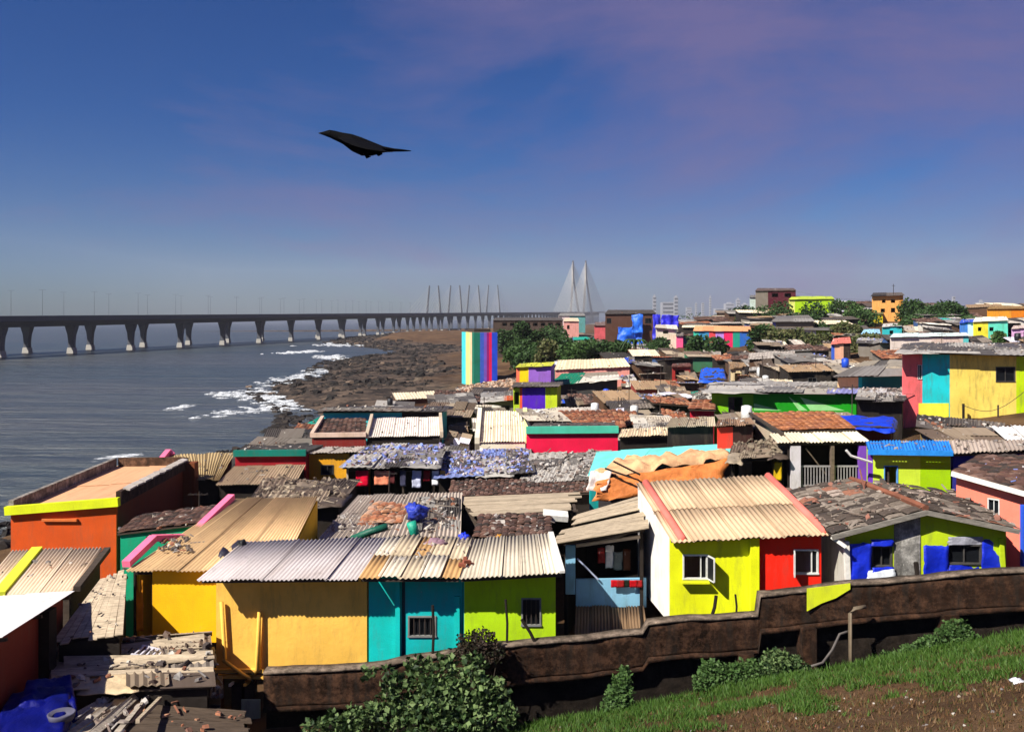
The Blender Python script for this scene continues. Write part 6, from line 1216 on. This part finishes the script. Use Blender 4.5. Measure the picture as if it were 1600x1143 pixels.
for (a, b, lb) in ((P(1503, 632, 59.8), P(1600, 612, 58), 'black cable slung from the dark post along the tall painted house'), (P(1396, 468, 206), P(1244, 455, 232), 'long thin cable between the orange and maroon hill houses'), (P(1347, 690, 38.5), P(1130, 640, 58), 'sagging cable running from the porch house towards the red wall')):
    mb = MB(); mb.tube([a.lerp(b, k / 10) - Vector((0, 0, 0.8 * math.sin(math.pi * k / 10))) for k in range(11)], 0.02, 5); tag(mb.build('overhead_cable', IRON, None, loc=a), lb, 'cable')
# ------------------------------------------------------------------ crow in the air
def crow():
    D_ = 4.6; S_ = D_ / F; cen = P(570, 224, D_); mb = MB()
    sp = [(497, 208, 0.6), (505, 208.5, 2.8), (515, 209, 6.2), (524, 212, 7.6), (535, 216, 9), (550, 223, 13.5), (565, 229, 14.5), (582, 232.5, 11), (600, 233.5, 6.5), (616, 234.5, 3.6), (632, 235.2, 2.3), (643, 236, 0.8)]
    n1 = 12
    for (x, y, r_) in sp:
        p = P(x, y, D_)
        for i in range(n1): t_ = 2 * math.pi * i / n1; mb.v.append((p.x, p.y + math.cos(t_) * r_ * S_ * (0.8 if x < 600 else 1.6), p.z + math.sin(t_) * r_ * S_ * (1 if x < 600 else 0.7)))
    for j in range(len(sp) - 1):
        for i in range(n1): a = j * n1 + i; b = j * n1 + (i + 1) % n1; mb.f.append((a, b, b + n1, a + n1))
    mb.f += [tuple(range(n1))[::-1], tuple((len(sp) - 1) * n1 + i for i in range(n1))]
    # wings: held out edge-on to the view, swept back
    for s_ in (-1, 1):
        secs = [(528, 216, 596, 229, 0.0, 5), (532, 217, 600, 231, 0.06, 4), (540, 221, 602, 234, 0.11, 3), (554, 227, 606, 236, 0.15, 2), (576, 233, 612, 238, 0.19, 1.0)] 
        b0 = len(mb.v)
        for (x0, y0, x1, y1, sp_, th) in secs:
            k = D_ + s_ * sp_
            for (f, tt) in ((0, 0), (0.3, 1), (0.65, 0.7), (1, 0)):
                for sg in (1, -1): p = P(x0 + (x1 - x0) * f, y0 + (y1 - y0) * f, D_); mb.v.append((p.x - 0.10 * s_ * sp_, k, EYE + (p.z - EYE) * k / D_ + sg * tt * th * S_ + sg * 0.0008))
        ring = [0, 2, 4, 6, 7, 5, 3, 1]
        for j in range(len(secs) - 1):
            for i in range(8): a, b = b0 + j * 8 + ring[i], b0 + j * 8 + ring[(i + 1) % 8]; mb.f.append((a, b, b + 8, a + 8))
        mb.f.append(tuple(b0 + ring[i] for i in range(8))); mb.f.append(tuple(b0 + 8 * (len(secs) - 1) + ring[i] for i in range(8)))
    for (x0, y0, x1, y1) in ((570, 240, 576, 246), (588, 240, 594, 242)):     # drawn-up feet
        mb.tube([P(x0, y0 - 4, D_ - 0.01), P(x1 - 2, y1, D_ - 0.015), P(x1 + 4, y1 - 2, D_ - 0.015)], [4 * S_, 3 * S_, 1 * S_], 6)
    r = thing('crow', 'black crow gliding across the open sky with swept wings', 'bird', cen)
    b = mb.build('body', NT('black_feather').done((0.003, 0.003, 0.004), 0.8, 0.05), r, True)
    md = b.modifiers.new('skin', 'REMESH'); md.mode = 'VOXEL'; md.voxel_size = 0.0035; md.use_smooth_shade = True
    for s_ in (-1, 1):
        mb = MB(); p = P(516, 207.5, D_) + Vector((0, s_ * 0.0155, 0)); mb.box(p, (0.006, 0.004, 0.006), 0.4, (0.5, 0.4)); mb.build('eye', GLASS, r)
crow()
# ------------------------------------------------------------------ air
mb = MB(); x0, x1, y0, y1, z0, z1 = -1500, 1900, -60, 4400, -4, 260
mb.box8([(x0, y0, z0), (x1, y0, z0), (x1, y1, z0), (x0, y1, z0)], [(x0, y0, z1), (x1, y0, z1), (x1, y1, z1), (x0, y1, z1)])
hz = bpy.data.materials.new('haze_air'); hz.use_nodes = True; hn = hz.node_tree.nodes; hn.clear(); pv = hn.new('ShaderNodeVolumePrincipled'); pv.inputs['Density'].default_value = 0.00008; pv.inputs['Color'].default_value = (0.88, 0.88, 0.97, 1); pv.inputs['Anisotropy'].default_value = 0.0
ho = hn.new('ShaderNodeOutputMaterial'); hz.node_tree.links.new(pv.outputs[0], ho.inputs['Volume'])
o = mb.build('haze', hz); tag(o, 'thin pale sea haze hanging over the bay', 'haze', kind='stuff')
